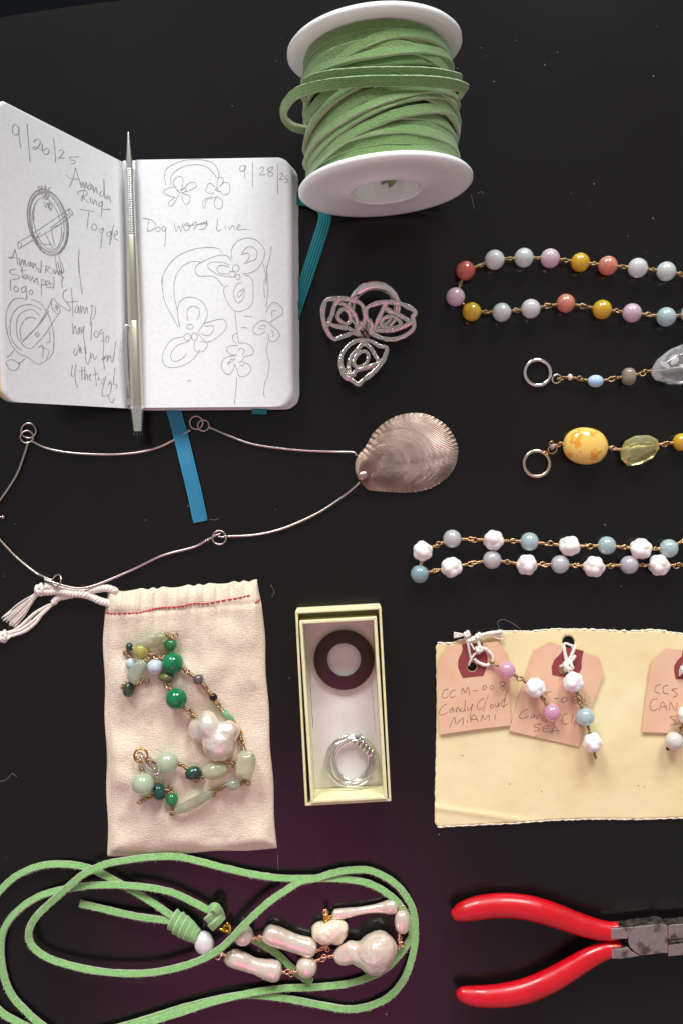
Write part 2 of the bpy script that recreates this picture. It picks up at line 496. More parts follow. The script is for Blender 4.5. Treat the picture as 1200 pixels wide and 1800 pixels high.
GC = patch((240, 283), (514, 282), (519, 713), (243, 716), lambda x, y: 0.12, (0, 28, 28, 0), 14, 20)
part('cover', slab(MB(), GC, (0, 0, -0.115)), COVER, nb)
# left leaf: page, the leaves behind it, and the front cover, all leaning up to the left
GL = patch((-14, 178), (215.5, 284.5), (227, 718), (4, 707), left_surf, (20, 0, 0, 26), 22, 30)
page_l = part('page', slab(MB(), GL, (-0.02, 0, -0.02)), PAPER, nb)
GL2 = patch((-14, 180), (215.5, 286.5), (227, 717), (3.6, 706), left_surf, (20, 0, 0, 26), 22, 30)
GL2 = [[p + V(-0.02, 0, -0.026) for p in r] for r in GL2]
def uu(p): return min(1.0, max(0, (XG - p.x) / 3.7))
part('page_block', slab(MB(), GL2, lambda p: V(-0.21, 0, -0.15) * (0.25 + 0.75 * uu(p))), CREAM_EDGE, nb)
GL3 = [[p + V(-0.24, 0, -0.18) * (0.25 + 0.75 * uu(p)) for p in r] for r in GL2]
part('cover', slab(MB(), GL3, (-0.05, 0, -0.10)), COVER, nb)
# gutter: the folded strip of leaves between the two halves
gp = []
for yy in [282 + 436 * k / 12 for k in range(13)]:
    t = (yy - 282) / 436
    gp.append([on(214.5 + 12 * t, yy + 2, left_surf, -0.02), P(219 + 11 * t, yy, 0.42), P(224 + 9 * t, yy, 0.28), P(231 + 7 * t, yy, 0.36), on(240 + 6 * t, yy, right_surf, -0.02)])
part('gutter_fold', slab(MB(), gp, (0, 0, -0.10)), mat('gutter_paper', (226, 228, 236), 0.8), nb)

A, As = (0, 170), 4.615; B = (0, 460); C3, D3 = (200, 210), (200, 440)
def write(name, specs, org, s, surf, parent, w=1.5, m=GRAPHITE):
    w *= 0.9
    return part(name, strokes(MB(), specs, org, s, surf, w), m, parent, smooth=False)
write('date_writing', ['150,245 125,225 105,250 110,300 140,310 158,280 155,240', '152,240 160,330 172,415', '222,220 235,380 248,530',
    '272,370 300,345 330,360 320,400 285,430 270,415 300,410 340,435', '350,375 345,420 365,465 395,460 400,430 375,420 352,440', '435,335 448,430 453,535',
    '478,440 510,432 520,450 495,485 478,500 520,498 535,500', '565,490 580,515 610,515 605,540 575,545', '565,490 645,488'], A, As, left_surf, page_l)
write('handwriting', ['615,575 600,650 565,735', '615,575 640,660 665,720', '535,635 580,665 640,668', '650,690 665,740 675,690 690,745 700,690 712,745', '735,700 715,735 730,755 745,710 750,760',
    '758,720 765,780 780,735 795,790', '830,765 810,790 825,810 845,780 845,665 850,790 855,830', '880,800 865,820 880,830 890,805 900,860',
    '690,740 665,850', '640,800 635,775 680,760 712,775 695,805 660,810', '670,810 720,860', '735,815 740,860', '755,830 760,875 775,835 790,885', '830,850 805,870 810,890 835,880 830,850 825,960 815,970', '835,915 900,912',
    '650,912 700,922 768,932', '725,935 715,1000 710,1065', '760,1030 745,1060 765,1085 790,1065 775,1035 760,1030', '840,1065 810,1080 820,1105 840,1090 838,1065 825,1170 822,1230', '905,1095 870,1105 880,1135 905,1120 902,1090 895,1190 885,1190',
    '925,1040 910,1110 905,1165', '920,1130 955,1110 950,1085 930,1110 935,1150 965,1165 985,1160', '645,1235 640,1330 642,1430'], A, As, left_surf, page_l)
write('toggle_sketch', ['e390,1020,158,276,-13', 'e388,1018,150,268,-13', 'e392,1022,140,252,-14', 'e384,1022,128,240,-12', 'e388,1030,104,216,-13', 'e396,1024,148,262,-12',
    '150,1180 240,1130 420,1010 570,905', '165,1230 260,1170 470,1050 595,950', '150,1180 150,1225 165,1230 178,1195 150,1180', '570,905 560,930 580,955 595,950 570,905', '420,1060 470,1020 560,950', '410,1065 480,1040 540,1000',
    '320,770 340,740 335,720 365,760 370,715 385,760 410,735', 'e360,790,16,22,0', 'e385,800,14,24,20', 'e372,820,20,14,0', '360,850 375,900 385,860 400,905 410,860 425,900', 'e410,890,14,26,-10', '310,745 320,725 330,760', '400,850 410,920 430,900',
    '365,1095 400,1170 430,1230', '420,1075 430,1130 445,1215', '450,1295 460,1370 470,1430', '480,1290 500,1400 508,1430', '330,1100 300,1140 330,1190 410,1200', '290,860 262,960 268,1100'], A, As, left_surf, page_l, 1.4)
write('handwriting', ['125,1235 100,1310 70,1305', '125,1240 138,1300 145,1360', '75,1300 160,1310', '160,1310 165,1370 185,1320 195,1370 205,1325 215,1380', '240,1340 225,1365 245,1370 250,1340 255,1380', '265,1345 270,1395 285,1350 300,1400',
    '325,1390 310,1405 325,1425 335,1395 338,1330 335,1430', '375,1370 372,1430', '375,1370 410,1385 380,1405 420,1440', '430,1395 435,1440', '445,1400 450,1440 465,1405 480,1450', '490,1410 475,1430 495,1430 500,1410 510,1500'], A, As, left_surf, page_l)
write('handwriting', ['130,60 85,70 95,100 150,110 155,135 100,145', '180,35 183,90 185,130', '165,75 215,70', '210,100 195,125 210,140 225,105 230,145', '240,110 250,160 265,120 280,170 300,130 315,190', '340,140 338,275', '340,150 370,150 365,185 340,190',
    '375,190 405,175 395,155 375,175 385,210 410,205', '430,170 410,190 430,215 440,190 440,120', '88,145 89,190 90,235', '130,195 115,220 135,245 155,220 130,195', '205,200 175,220 190,250 215,225 212,200 220,290 205,310', '255,225 240,250 255,270 270,245 255,225',
    '470,0 480,50 495,90', '500,0 520,85 475,100 520,130 500,160 510,215', '642,0 650,120 670,265'], B, As, left_surf, page_l)
write('toggle_sketch', ['220,310 150,295 90,330 55,420 55,540 90,660 150,740 240,780', '255,305 320,330 380,400 420,500 440,620 430,740 380,800 320,835', '340,390 260,350 170,360 110,420 85,510 95,620 140,690 185,720', '330,440 270,390 200,400 150,450 135,540 150,620 180,660',
    '300,465 240,450 190,490 165,560 180,640', '175,665 300,530 370,420 425,305', '265,700 360,600 420,510 480,420', '425,305 440,300 485,370 490,400 470,425 430,380 420,330 425,305', 'e305,590,14,15,0', '455,345 470,400 450,370 475,380 460,355', '190,640 320,510 400,400',
    '120,715 90,750 60,780', '205,785 180,810 150,830', '50,810 100,795 160,830 130,880 80,870 50,820', '240,785 280,815 320,835', '310,700 350,680 350,780', '330,690 400,720 380,790', '400,560 410,640 375,660', '175,660 220,700 265,705'], B, As, left_surf, page_l, 1.4)
write('handwriting', ['550,225 520,245 515,290 550,340 575,380 560,400 530,380 480,345', '580,210 590,330 595,440', '545,330 640,320', '630,345 610,400 630,410 640,360 645,420', '655,350 660,420 675,360 690,425 705,365 715,420', '740,350 750,390 735,480 740,520', '745,355 775,370 770,440 750,470',
    '590,500 595,590 610,520 630,590 645,530 650,590', '660,530 665,580 685,520 680,590 695,700 700,750', '745,480 745,560 740,635', '780,560 765,590 785,615 805,585 780,560', '835,545 810,570 820,590 840,570 840,640 820,640', '870,600 860,640 880,655 885,610 870,600', '845,640 840,760 850,870',
    '615,700 600,740 620,760 635,710', '640,670 650,740 655,690 665,745', '700,740 690,690 700,800 720,830 730,780', '735,735 740,790 755,740 770,795 790,760', '820,800 870,760 840,800', '880,755 870,810 895,760 905,815', '940,650 930,740 915,820',
    '590,840 580,920 600,930', '620,830 610,920 625,1015 635,1000', '665,850 670,960', '640,890 700,880', '690,850 690,960 705,910 715,965', '720,930 740,910 725,950 745,965', '770,860 778,940 785,1010', '755,920 800,905', '805,925 800,960 820,950', '850,940 825,990 850,980 860,930 830,1080 880,1085',
    '900,960 880,1000 905,980 900,1060 880,1090 910,1145 930,1110', '935,860 920,1000', '930,1000 955,990 945,1030'], B, As, left_surf, page_l)
# right page
write('date_writing', ['690,240 665,250 670,272 695,265 695,240 690,270 692,308', '732,222 733,290 733,355', '770,260 785,250 790,265 770,290 800,290', '830,250 810,265 840,285 825,300 815,285 840,255 830,250', '865,235 865,310 864,395', '874,290 884,283 892,291 884,304 874,316 896,314', '918,297 905,299 904,312 916,315 918,327 903,333'], C3, 3.0, right_surf, page_r)
write('bracelet_sketch', ['275,345 270,300 280,260 330,230 400,212 480,215 530,235 555,280 552,310', '303,345 305,300 330,270 380,245 440,238 490,250 525,280 545,310', '350,385 320,350 315,325 345,300 365,310 365,345 355,380', '360,375 400,335 430,335 435,355 400,375 365,385', '360,390 395,400 405,425 385,448 370,435 360,400',
    '345,395 310,455 290,450 295,430 325,410 300,405 268,390 270,372 320,355 340,380', '350,370 385,365 370,385 345,385', '545,355 550,315 570,305 580,325 560,355', '560,350 590,330 612,345 610,385 580,398 560,375', '545,405 575,430 570,465 545,470 530,440 545,405', '540,410 490,425 482,465 472,460 475,425 520,405',
    '535,355 510,335 495,350 488,380 510,390 530,385', '545,355 550,375 560,380 535,370 555,360'], C3, 3.0, right_surf, page_r, 1.3)
write('handwriting', ['185,530 182,560 180,585', '150,520 200,530 225,560 200,585 175,588', '235,565 222,580 235,592 248,575 235,565', '270,560 255,575 270,590 275,565 275,620 270,670', '320,545 330,590 345,560 355,590 368,545', '365,560 380,585 400,575 390,545 372,560', '400,570 430,540 440,560 420,580', '380,560 440,555 495,548', '440,555 470,545 490,545 480,575 450,580', '490,530 493,545 495,560',
    '550,520 545,585 570,580', '590,560 590,582', '608,560 612,582 628,560 642,582', '650,573 668,565 662,555 650,567 658,582 690,578 716,582'], C3, 3.0, right_surf, page_r)
write('dogwood_sketch', ['575,705 550,680 490,675 420,685 340,720 290,770 258,830 255,870', '470,755 420,748 370,770 335,810 318,870', '625,740 622,690 650,645 700,625 750,635 790,675 795,720 770,775 730,805 680,815', '675,715 690,685 725,670 755,695 750,735 715,750 690,760 715,730 710,705 680,710',
    '620,745 600,720 560,715 500,735 445,765 430,795 450,825 500,825 540,835 580,880', '615,770 570,752 510,755 497,775 520,800 560,820 605,830', '610,780 570,768 545,785 560,810 600,815', 'e645,785,17,19,0', 'e625,815,17,16,0', 'e655,830,12,14,0', '832,670 825,720 808,790 805,870', '790,755 800,820 805,870'], C3, 3.0, right_surf, page_r, 1.3)
write('dogwood_sketch', ['258,140 258,200 270,270 300,330 340,405', '318,180 322,250 335,310', '605,185 585,195 582,225 605,280 640,320 690,315 730,280 735,180 720,140 690,130', '680,170 650,180 632,225 650,275 680,260 690,210 660,250 655,225 690,200', '640,320 650,420 660,490', '650,435 630,450 630,475 650,490',
    '655,500 610,505 595,525 620,550 650,550', '660,490 700,490 735,520 730,550 690,560 680,580', '690,590 720,610 720,640 690,665 660,660 650,625 635,600', '640,555 590,565 568,600 580,640 610,655 630,630 640,600', '655,535 670,515 690,530 680,550', '660,590 680,585 685,610 665,605', '600,600 620,575 640,575 600,600', '650,670 645,740 637,815',
    '350,405 338,340 345,280 380,250 430,250 475,280 495,330 480,380 445,430', '390,370 390,315 420,295 450,310 450,350 440,365', 'e403,403,16,13,0', 'e390,457,18,18,0', 'e427,455,15,20,0', '480,385 530,370 575,362 595,390 580,430 530,470 490,482 445,440', '480,402 525,398 525,425 500,450 460,440',
    '370,455 310,470 270,520 258,580 285,615 340,615 400,590 440,550 455,525', '400,480 340,500 305,540 305,575 330,585 370,565 388,540', '430,475 425,510 440,535 475,530 495,495 460,478',
    '800,330 840,275 885,300 890,335 860,355 825,380', '825,385 785,370 745,395 735,425 760,445 800,430', '825,390 860,420 875,450 850,480 820,475 815,440', '835,355 835,320 860,320', '770,400 800,395 790,415 765,410', '830,420 845,440 835,455', '815,480 805,530 820,590 815,650 795,710 792,760 798,778',
    '805,80 815,180 805,300', '795,150 793,200 797,250', '690,345 710,349 730,350', '670,405 705,410', '385,688 408,687'], D3, 3.0, right_surf, page_r, 1.25)

# teal elastic and blue ribbon of the notebook
pts = catmull([P(450, 690, 0.06), P(510, 352, 0.10), P(516, 346, 0.12), P(540, 350, 0.10), P(575, 368, 0.08), P(572, 392, 0.10), P(549, 470, 0.14), P(524, 548, 0.12), P(512, 590, 0.06)], 8)
el = MB(); 
strap(el, catmull([P(505, 347, 0.30), P(522, 349, 0.28), P(542, 352, 0.2), P(566, 366, 0.14), P(571, 386, 0.12), P(560, 424, 0.14), P(540, 485, 0.20), P(519, 545, 0.24), P(510, 580, 0.10)], 8), 0.58, 0.08, V(0.1, 0.0, 1), edge_mi=0)
part('elastic_band', el, TEAL, nb)
el = MB(); strap(el, catmull([P(457, 705, 0.06), P(456, 721, 0.12), P(456, 727, 0.3), P(457, 716, 0.5)], 6), 0.66, 0.07, [V(0, 0, 1), V(0, -1, 0.3), V(0, -1, 0)], edge_mi=0)
part('elastic_band', el, TEAL, nb)
for k in range(5):
    rb = MB(); off = (k - 2) * 0.105
    base = catmull([P(540, 352, 0.21), P(566, 366, 0.15), P(571, 386, 0.165), P(560, 424, 0.185), P(540, 485, 0.245), P(522, 540, 0.285)], 8)
    T = tangents(base, False)
    tube(rb, [p + T[i].cross(V(0, 0, 1)).normalized() * off for i, p in enumerate(base)], 0.036, 6)
    part('elastic_rib', rb, TEAL, nb)
rib = MB(); strap(rib, catmull([P(296, 690, 0.10), P(306, 722, 0.22), P(318, 765, 0.16), P(330, 815, 0.22), P(342, 865, 0.16), P(353, 917, 0.05)], 8), 0.63, 0.03, V(0.06, 0, 1), edge_mi=0)
rbp = part('ribbon_bookmark', rib, BLUE, nb)
for s in (-1, 1):
    e = MB(); base = catmull([P(306, 722, 0.235), P(318, 765, 0.175), P(330, 815, 0.235), P(342, 865, 0.175), P(353, 917, 0.065)], 8); T = tangents(base, False)
    tube(e, [p + T[i].cross(V(0, 0, 1)).normalized() * 0.29 * s for i, p in enumerate(base)], 0.024, 6)
    part('selvedge', e, mat('ribbon_edge', (40, 160, 196), 0.6), rbp)

# ================================================================ mechanical pencil
tipP, endP = P(226, 232, 1.15), P(243.5, 779, 1.05)
axis = (endP - tipP); Lp = axis.length; ax = axis.normalized()
pc = thing('mechanical_pencil', 'slim silver metal mechanical pencil lying in the notebook gutter', 'pencil', P(235, 500, 0.6))
def at(y): return (y - 232) / 547.0 * Lp
CHROME = mat('satin_chrome', (206, 202, 186), 0.34, 1.0)
CHROME_B = mat('bright_chrome', (232, 232, 228), 0.22, 1.0)
def lp(name, prof, m, parent=pc, n=32): return part(name, lathe(MB(), [(t, r * .93) for t, r in prof], tipP, ax, n, closed=False), m, parent)
lp('lead', [(-0.06, 0.001), (-0.06, 0.022), (0.12, 0.022)], BLACKP)
lp('tip_cone', [(0.0, 0.03), (0.08, 0.045), (0.10, 0.05), (at(280), 0.15), (at(286), 0.165), (at(298), 0.175)], CHROME_B)
grip = [(at(297), 0.18)]; y = 298.0
while y < 414:
    grip += [(at(y), 0.235), (at(y + 2.0), 0.245), (at(y + 2.6), 0.205), (at(y + 3.4), 0.205)]; y += 4.0
grip.append((at(416), 0.22))
lp('ribbed_grip', grip, CHROME_B)
lp('barrel', [(at(415), 0.22), (at(417), 0.238), (at(500), 0.27), (at(563), 0.285), (at(564.5), 0.285), (at(565), 0.275)], CHROME)
lp('cap_barrel', [(at(565), 0.275), (at(566), 0.288), (at(700), 0.30), (at(714), 0.30)], CHROME)
lp('end_cone', [(at(714), 0.305), (at(716), 0.315), (at(720), 0.315), (at(757), 0.215), (at(758.5), 0.205)], CHROME_B)
lp('push_button', [(at(757), 0.19), (at(777), 0.175), (at(779), 0.16), (at(779), 0.001)], mat('black_gloss', (10, 10, 12), 0.15))
for a in range(0, 360, 45):
    d = V(math.cos(math.radians(a)), 0, math.sin(math.radians(a)))
    d = (d - ax * d.dot(ax)).normalized()
    e = MB(); tube(e, [tipP + ax * at(760) + d * 0.188, tipP + ax * at(777) + d * 0.175], 0.014, 5)
    part('flute', e, BLACKP, pc)
clip = MB(); sidev = V(-1, 0, 0.25).normalized(); sidev = (sidev - ax * sidev.dot(ax)).normalized()
cl = [tipP + ax * at(yy) + sidev * d for yy, d in ((572, 0.34), (590, 0.42), (650, 0.42), (675, 0.38), (700, 0.33), (712, 0.30))]
strap(clip, catmull(cl, 6), 0.20, 0.07, V(-0.25, 0, 1), edge_mi=0)
clp = part('clip', clip, CHROME_B, pc)
e = MB(); ellipsoid(e, tipP + ax * at(573) + sidev * 0.34, (0.09, 0.09, 0.09), ax, 14, 8); part('clip_ball', e, CHROME_B, clp)

# embossed lettering down the clip
fc = bpy.data.curves.new('lettering', 'FONT'); fc.body = 'CROSS'; fc.size = 0.0017; fc.extrude = 0.00004; fc.align_x = 'CENTER'; fc.align_y = 'CENTER'
to = bpy.data.objects.new('tmp_text', fc); COL.objects.link(to)
dg = bpy.context.evaluated_depsgraph_get(); dg.update()
tm = bpy.data.meshes.new_from_object(to.evaluated_get(dg)); bpy.data.objects.remove(to)
tm.materials.clear(); tm.materials.append(mat('clip_lettering', (120, 118, 112), 0.4, 1.0))
tp = tipP + ax * at(690) + sidev * 0.355 + V(-0.01, 0, 0.045)
rot = Matrix((ax, V(0, 0, 1).cross(ax).normalized(), V(0, 0, 1))).transposed().to_4x4()
tm.transform(Matrix.Translation((tp - ORG[pc.name]) * 0.01) @ rot)
tm.name = 'lettering'; lo = bpy.data.objects.new('lettering', tm); COL.objects.link(lo); lo.parent = clp

# ================================================================ spool of suede lace
C1, C2 = P(678, 338, 3.5), P(658, 94, 3.5)
sa = (C2 - C1); SL = sa.length; sa.normalize(); se1 = V(sa.y, -sa.x, 0); se2 = V(0, 0, 1)
sp = thing('cord_spool', 'white plastic spool wound with flat green suede cord, lying on its side', 'spool', P(672, 250, 0))
part('flange', lathe(MB(), [(0.10, 1.36), (0.0, 1.40), (-0.02, 1.47), (0.02, 1.56), (0.09, 1.9), (0.13, 2.5), (0.07, 3.2), (0.08, 3.40), (0.17, 3.49), (0.28, 3.49), (0.37, 3.42), (0.40, 3.2), (0.40, 1.36)], C1, sa, 96), PLASTIC, sp)
part('flange', lathe(MB(), [(0, 1.36), (0.0, 3.2), (0.03, 3.42), (0.12, 3.50), (0.24, 3.49), (0.34, 3.40), (0.35, 3.2), (0.27, 2.5), (0.30, 1.4)], C1 + sa * (SL - 0.05), sa, 96), PLASTIC, sp)
part('hub', lathe(MB(), [(0.06, 1.37), (0.06, 1.28), (SL, 1.22), (SL, 1.70), (0.3, 1.70)], C1, sa, 64), PLASTIC, sp)
e = MB(); strap(e, catmull([C1 + sa * 1.6 + V(0.0, 0, -1.0), C1 + sa * 0.9 + V(0.1, 0, -0.6), C1 + sa * 0.55 + V(0.16, 0, -0.35), C1 + sa * 0.85 + V(0.5, 0, -0.55), C1 + sa * 1.4 + V(0.6, 0, -0.9)], 6), 0.55, 0.15, V(0.3, -1, 0.5), jit=0.08)
part('cord_end', e, [SUEDE, SUEDE_E], sp)
part('cord_winding', lathe(MB(), [(0.42, 1.7), (0.42, 2.62), (SL - 0.06, 2.55), (SL - 0.06, 1.7)], C1, sa, 64), SUEDE, sp)
rnd = random.Random(3)
def loop(tl, tt, tr, r, tilt=0.0, w=0.37, bul=0.0, ph=0.0):
    pts = []; nrm = []; n = 72
    for i in range(n):
        a = 2 * math.pi * i / n; c, s = math.cos(a), math.sin(a)
        t = (tl + tr) / 2 + (tr - tl) / 2 * c + (tt - (tl + tr) / 2) * max(0, s) ** 2 + 0.025 * noise.noise(V(c * 2, s * 2, r * 9 + ph))
        rr = r + bul * max(0, s) ** 2 + 0.02 * noise.noise(V(c * 3, s * 3, tt * 5))
        pts.append(C1 + sa * t + (se1 * c + se2 * s) * rr)
        tl_ = tilt + 0.25 * noise.noise(V(c * 1.5, s * 1.5, tt * 3 + ph))
        nrm.append((se1 * c + se2 * s) * math.cos(tl_) + sa * math.sin(tl_))
    e = MB(); strap(e, pts, w, 0.16, nrm + [nrm[0]], closed=True, jit=0.09, seed=tt)
    part('cord_loop', e, [SUEDE, SUEDE_E], sp)
t = 0.64
while t < SL - 0.1:                                   # the layer underneath, side by side
    sl = rnd.uniform(-0.10, 0.10); loop(t - sl, t, t + sl, 2.68 + rnd.uniform(-.03, .05), rnd.uniform(-0.3, 0.45), ph=t); t += 0.36
for a in ((0.62, 0.66, 0.80, 2.88, 0.25), (0.95, 1.00, 0.80, 2.90, -0.1), (0.98, 1.42, 1.52, 2.87, 0.0), (1.15, 1.85, 1.75, 2.90, 0.15), (0.78, 1.75, 2.45, 3.04, 0.2), (1.0, 2.25, 2.9, 3.06, 0.25),
          (1.35, 2.75, 2.05, 3.05, -0.05), (1.75, 3.0, 3.0, 2.98, 0.2), (2.1, 3.25, 2.55, 3.10, 0.15), (2.5, 3.1, 3.3, 2.92, 0.2), (4.1, 3.95, 4.35, 2.86, 0.1), (3.85, 4.45, 4.55, 2.90, 0.25), (4.45, 4.55, 3.9, 2.94, -0.1), (4.75, 4.95, 4.75, 2.86, 0.0), (5.2, 5.32, 5.15, 2.82, 0.05), (1.5, 2.4, 3.2, 3.10, 0.3), (2.9, 3.35, 2.7, 2.97, -.2), (1.2, 1.35, 1.15, 2.95, .3), (4.3, 4.2, 4.7, 2.98, .3), (3.5, 4.75, 4.9, 2.97, .2)):
    loop(*a, ph=a[1] * 3)
def loose(pts, nrm, w=0.40):
    e = MB(); strap(e, catmull(pts, 9), w, 0.15, nrm, jit=0.07, seed=pts[0].x); part('loose_cord', e, [SUEDE, SUEDE_E], sp)
loose([P(548, 196, 4.0), P(533, 163, 4.7), P(545, 143, 5.5), P(580, 133, 6.2), P(638, 128, 6.65), P(700, 127, 6.7), P(748, 128, 6.3), P(785, 133, 5.6), P(806, 141, 4.8), P(792, 160, 4.2)],
      [V(-1, 0, .2), V(-.8, -.3, .6), V(-.3, -.4, .9), V(-.1, -.5, .9), V(0, -.5, .9), V(.1, -.5, .9), V(.3, -.5, .8), V(.7, -.4, .5), V(.9, 0, 0)])
loose([P(556, 236, 3.9), P(538, 229, 4.2), P(514, 222, 4.5), P(499, 204, 4.9), P(504, 182, 5.3), P(526, 162, 5.8), P(575, 149, 6.4), P(638, 143, 6.75), P(700, 142, 6.8), P(750, 143, 6.5), P(790, 147, 5.9), P(816, 156, 5.1), P(808, 168, 4.5), P(790, 176, 4.1)],
      [V(0, -1, .3), V(0, -1, .4), V(-.5, -.8, .4), V(-1, -.2, .5), V(-.7, -.1, .8), V(-.4, -.3, .9), V(-.1, -.5, .9), V(0, -.5, .9), V(0, -.5, .9), V(.2, -.5, .8), V(.6, -.5, .6), V(.9, -.4, .3), V(.6, -.8, 0)])

# ================================================================ flower ring
fr = thing('flower_ring', 'silver flower ring with three openwork petals and a round band', 'ring', P(645, 560, 0))
RC = P(657, 541, 0.95)
e = MB(); torus(e, RC, 0.98, 0.21, V(0.05, -0.55, 0.85), 64, 14, sq=1.2); part('band', e, SILVER, fr)
Zf = lambda q: 1.35
FO, FS = (540, 470), 5.4545
CF = (545, 640)
def fl(pts, base=1.25, rise=0.0013, dip=0.0):
    out = []
    for x, y in pts:
        d = math.hypot(x - CF[0], y - CF[1])
        out.append(P(FO[0] + x / FS, FO[1] + y / FS, base + rise * d + dip - 0.0007 * (y - CF[1])))
    return out
def wire(name, pts, r, parent, m=SILVER_H, closed=True, **kw):
    c = catmull(fl(pts, **kw), 7, closed); e = MB()
    nr = [V(-0.05 + 0.16 * noise.noise(p * 0.8), -0.50 + 0.20 * noise.noise(p * 0.8 + V(9, 0, 0)), 1) for p in c]
    tube(e, c, [r * 1.05 * (1 + 0.35 * noise.noise(p * 3.0)) for p in c], 12, closed, sq=0.5, up=(-0.04, -0.46, 1))
    return part(name, e, m, parent)
petals = [
  ([(540, 400), (505, 345), (430, 315), (330, 300), (200, 308), (165, 350), (150, 430), (165, 540), (210, 640), (265, 690), (340, 665), (430, 635), (495, 650), (480, 600), (545, 520)],
   [(275, 345), (350, 355), (430, 420), (470, 500), (475, 570), (465, 620), (400, 590), (320, 575), (215, 540), (240, 450)],
   [(320, 415), (360, 400), (400, 440), (410, 510), (370, 545), (320, 520), (290, 470)]),
  ([(560, 410), (600, 370), (690, 340), (800, 335), (920, 360), (1030, 425), (1010, 480), (1020, 575), (960, 640), (860, 685), (760, 690), (660, 660), (600, 620), (620, 560), (570, 490)],
   [(740, 380), (770, 410), (860, 450), (950, 500), (985, 530), (940, 560), (860, 595), (760, 610), (640, 605), (660, 540), (700, 450)],
   [(720, 500), (790, 470), (850, 485), (895, 540), (850, 575), (770, 580), (710, 560)]),
  ([(540, 700), (470, 705), (390, 755), (330, 840), (320, 930), (345, 1010), (360, 1050), (420, 1080), (485, 1122), (530, 1085), (640, 1000), (700, 930), (740, 860), (760, 775), (690, 755), (610, 710)],
   [(540, 735), (480, 790), (420, 860), (395, 940), (400, 1010), (440, 1030), (470, 990), (580, 960), (680, 915), (650, 850), (600, 770)],
   [(510, 815), (560, 810), (585, 860), (555, 930), (490, 955), (445, 935), (455, 870)])]
for outer, mid, inn in petals:
    po = wire('petal', outer, 0.098, fr)
    wire('petal_scroll', mid, 0.10, po, dip=-0.06)
    wire('petal_scroll', inn, 0.085, po, dip=-0.10)
for tw in ([(275, 345), (300, 312)], [(215, 540), (180, 560)], [(465, 620), (500, 640)], [(740, 380), (750, 345)], [(985, 530), (1012, 520)], [(640, 605), (590, 625)], [(680, 915), (705, 925)], [(440, 1030), (385, 1045)], [(540, 735), (548, 690)]):
    wire('petal_bridge', [tw[0], ((tw[0][0] + tw[1][0]) / 2, (tw[0][1] + tw[1][1]) / 2), tw[1]], 0.12, fr, closed=False, dip=-0.03)
for x, y, r in ((555, 640, .13), (525, 665, .12), (575, 670, .12), (510, 640, .10), (545, 615, .10), (590, 640, .10), (540, 690, .10)):
    e = MB(); ellipsoid(e, P(FO[0] + x / FS, FO[1] + y / FS, 1.22), (r, r, r), (1, 0, 0), 16, 10, 0.15, 3, seed=x); part('stamen', e, SILVER_OX, fr)
e = MB(); tube(e, catmull([P(641, 588, 1.15), P(645, 575, 0.9), P(650, 562, 0.75)], 6), 0.14, 10); part('stem', e, SILVER, fr)

# ================================================================ shell necklace
sn = thing('shell_necklace', 'silver wire link necklace with a large ribbed bronze shell pendant', 'necklace', P(300, 850, 0))
SO, SS = (600, 710), 5.217
ol = [(130, 520), (150, 470), (215, 395), (290, 265), (400, 165), (520, 105), (650, 82), (770, 92), (880, 140), (970, 210), (1030, 300), (1065, 400), (1062, 480), (1040, 570), (990, 650), (910, 720), (810, 775), (690, 805), (560, 812), (440, 808), (330, 800), (255, 790), (215, 765), (180, 720), (150, 685), (130, 630), (124, 570)]
SHELL = mat('bronze_shell', (196, 174, 162), 0.36, 1.0, var=((148, 124, 112), 70, 0.35, 0.7), rvar=(260, 0.3, 0.45), bump=(1500, 0.3, 0.0002))
oc = catmull([V(x, y, 0) for x, y in ol], 32, True)
um = V(190, 640, 0); RN = 34; NA = len(oc)
vs = []; fs = []
for i, q in enumerate(oc):
    for j in range(RN + 1):
        t = 0.02 + 0.98 * j / RN
        p = um.lerp(q, t)
        fan = (q - um); dist = fan.length
        big = min(1.0, dist / 600.0)
        dm = min((p - o_).length for o_ in oc[::12])
        h = 0.05 + 0.50 * (1 - math.exp(-dm / 130.0)) + 0.30 * math.exp(-((p - V(330, 560, 0)).length / 230.0) ** 2)
        h += 0.016 * math.sin(i * 2 * math.pi / 5.0) * min(1, t * 3) * (0.5 + 0.5 * big) * (1 - 0.9 * t ** 30) + 0.014 * math.sin(t * 100)
        for g in (0.52, 0.72): h -= 0.022 * math.exp(-((t - g) / 0.012) ** 2) * (1 if big > 0.4 else 0)
        h += 0.04 * noise.noise(V(p.x * 0.006, p.y * 0.006, 0))
        vs.append(P(SO[0] + p.x / SS, SO[1] + p.y / SS, max(0.03, h)))
for i in range(NA):
    k = (i + 1) % NA
    for j in range(RN): fs.append([i * (RN + 1) + j, i * (RN + 1) + j + 1, k * (RN + 1) + j + 1, k * (RN + 1) + j])
fs.append([i * (RN + 1) for i in range(NA)])
e = MB(); e.add(vs, fs); shell = part('shell_pendant', e, SHELL, sn)
e = MB(); ellipsoid(e, P(637, 836, 0.45), (0.26, 0.20, 0.12), (1, 0.5, 0), 18, 12); part('shell_beak', e, SHELL, shell)
e = MB(); ellipsoid(e, P(651.5, 853, 0.25), (0.10, 0.07, 0.03), (1, 0, 0), 12, 8); part('maker_mark', e, SILVER, shell)
def wlink(pts, r=0.052, z=0.12, name='wire_link'):
    e = MB(); tube(e, catmull([P(x, y, z + (q[0] if q else 0)) for x, y, *q in pts], 8), r, 8); return part(name, e, SILVER_DK, sn)
def jring(x, y, rpx, rw=0.04, z=0.14, nrm=(0, 0, 1), name='jump_ring', ell=1.0):
    e = MB(); torus(e, P(x, y, z), cm(rpx, z), rw, nrm, 32, 8, ell=ell, ax=(1, 0, 0)); return part(name, e, SILVER_DK, sn)
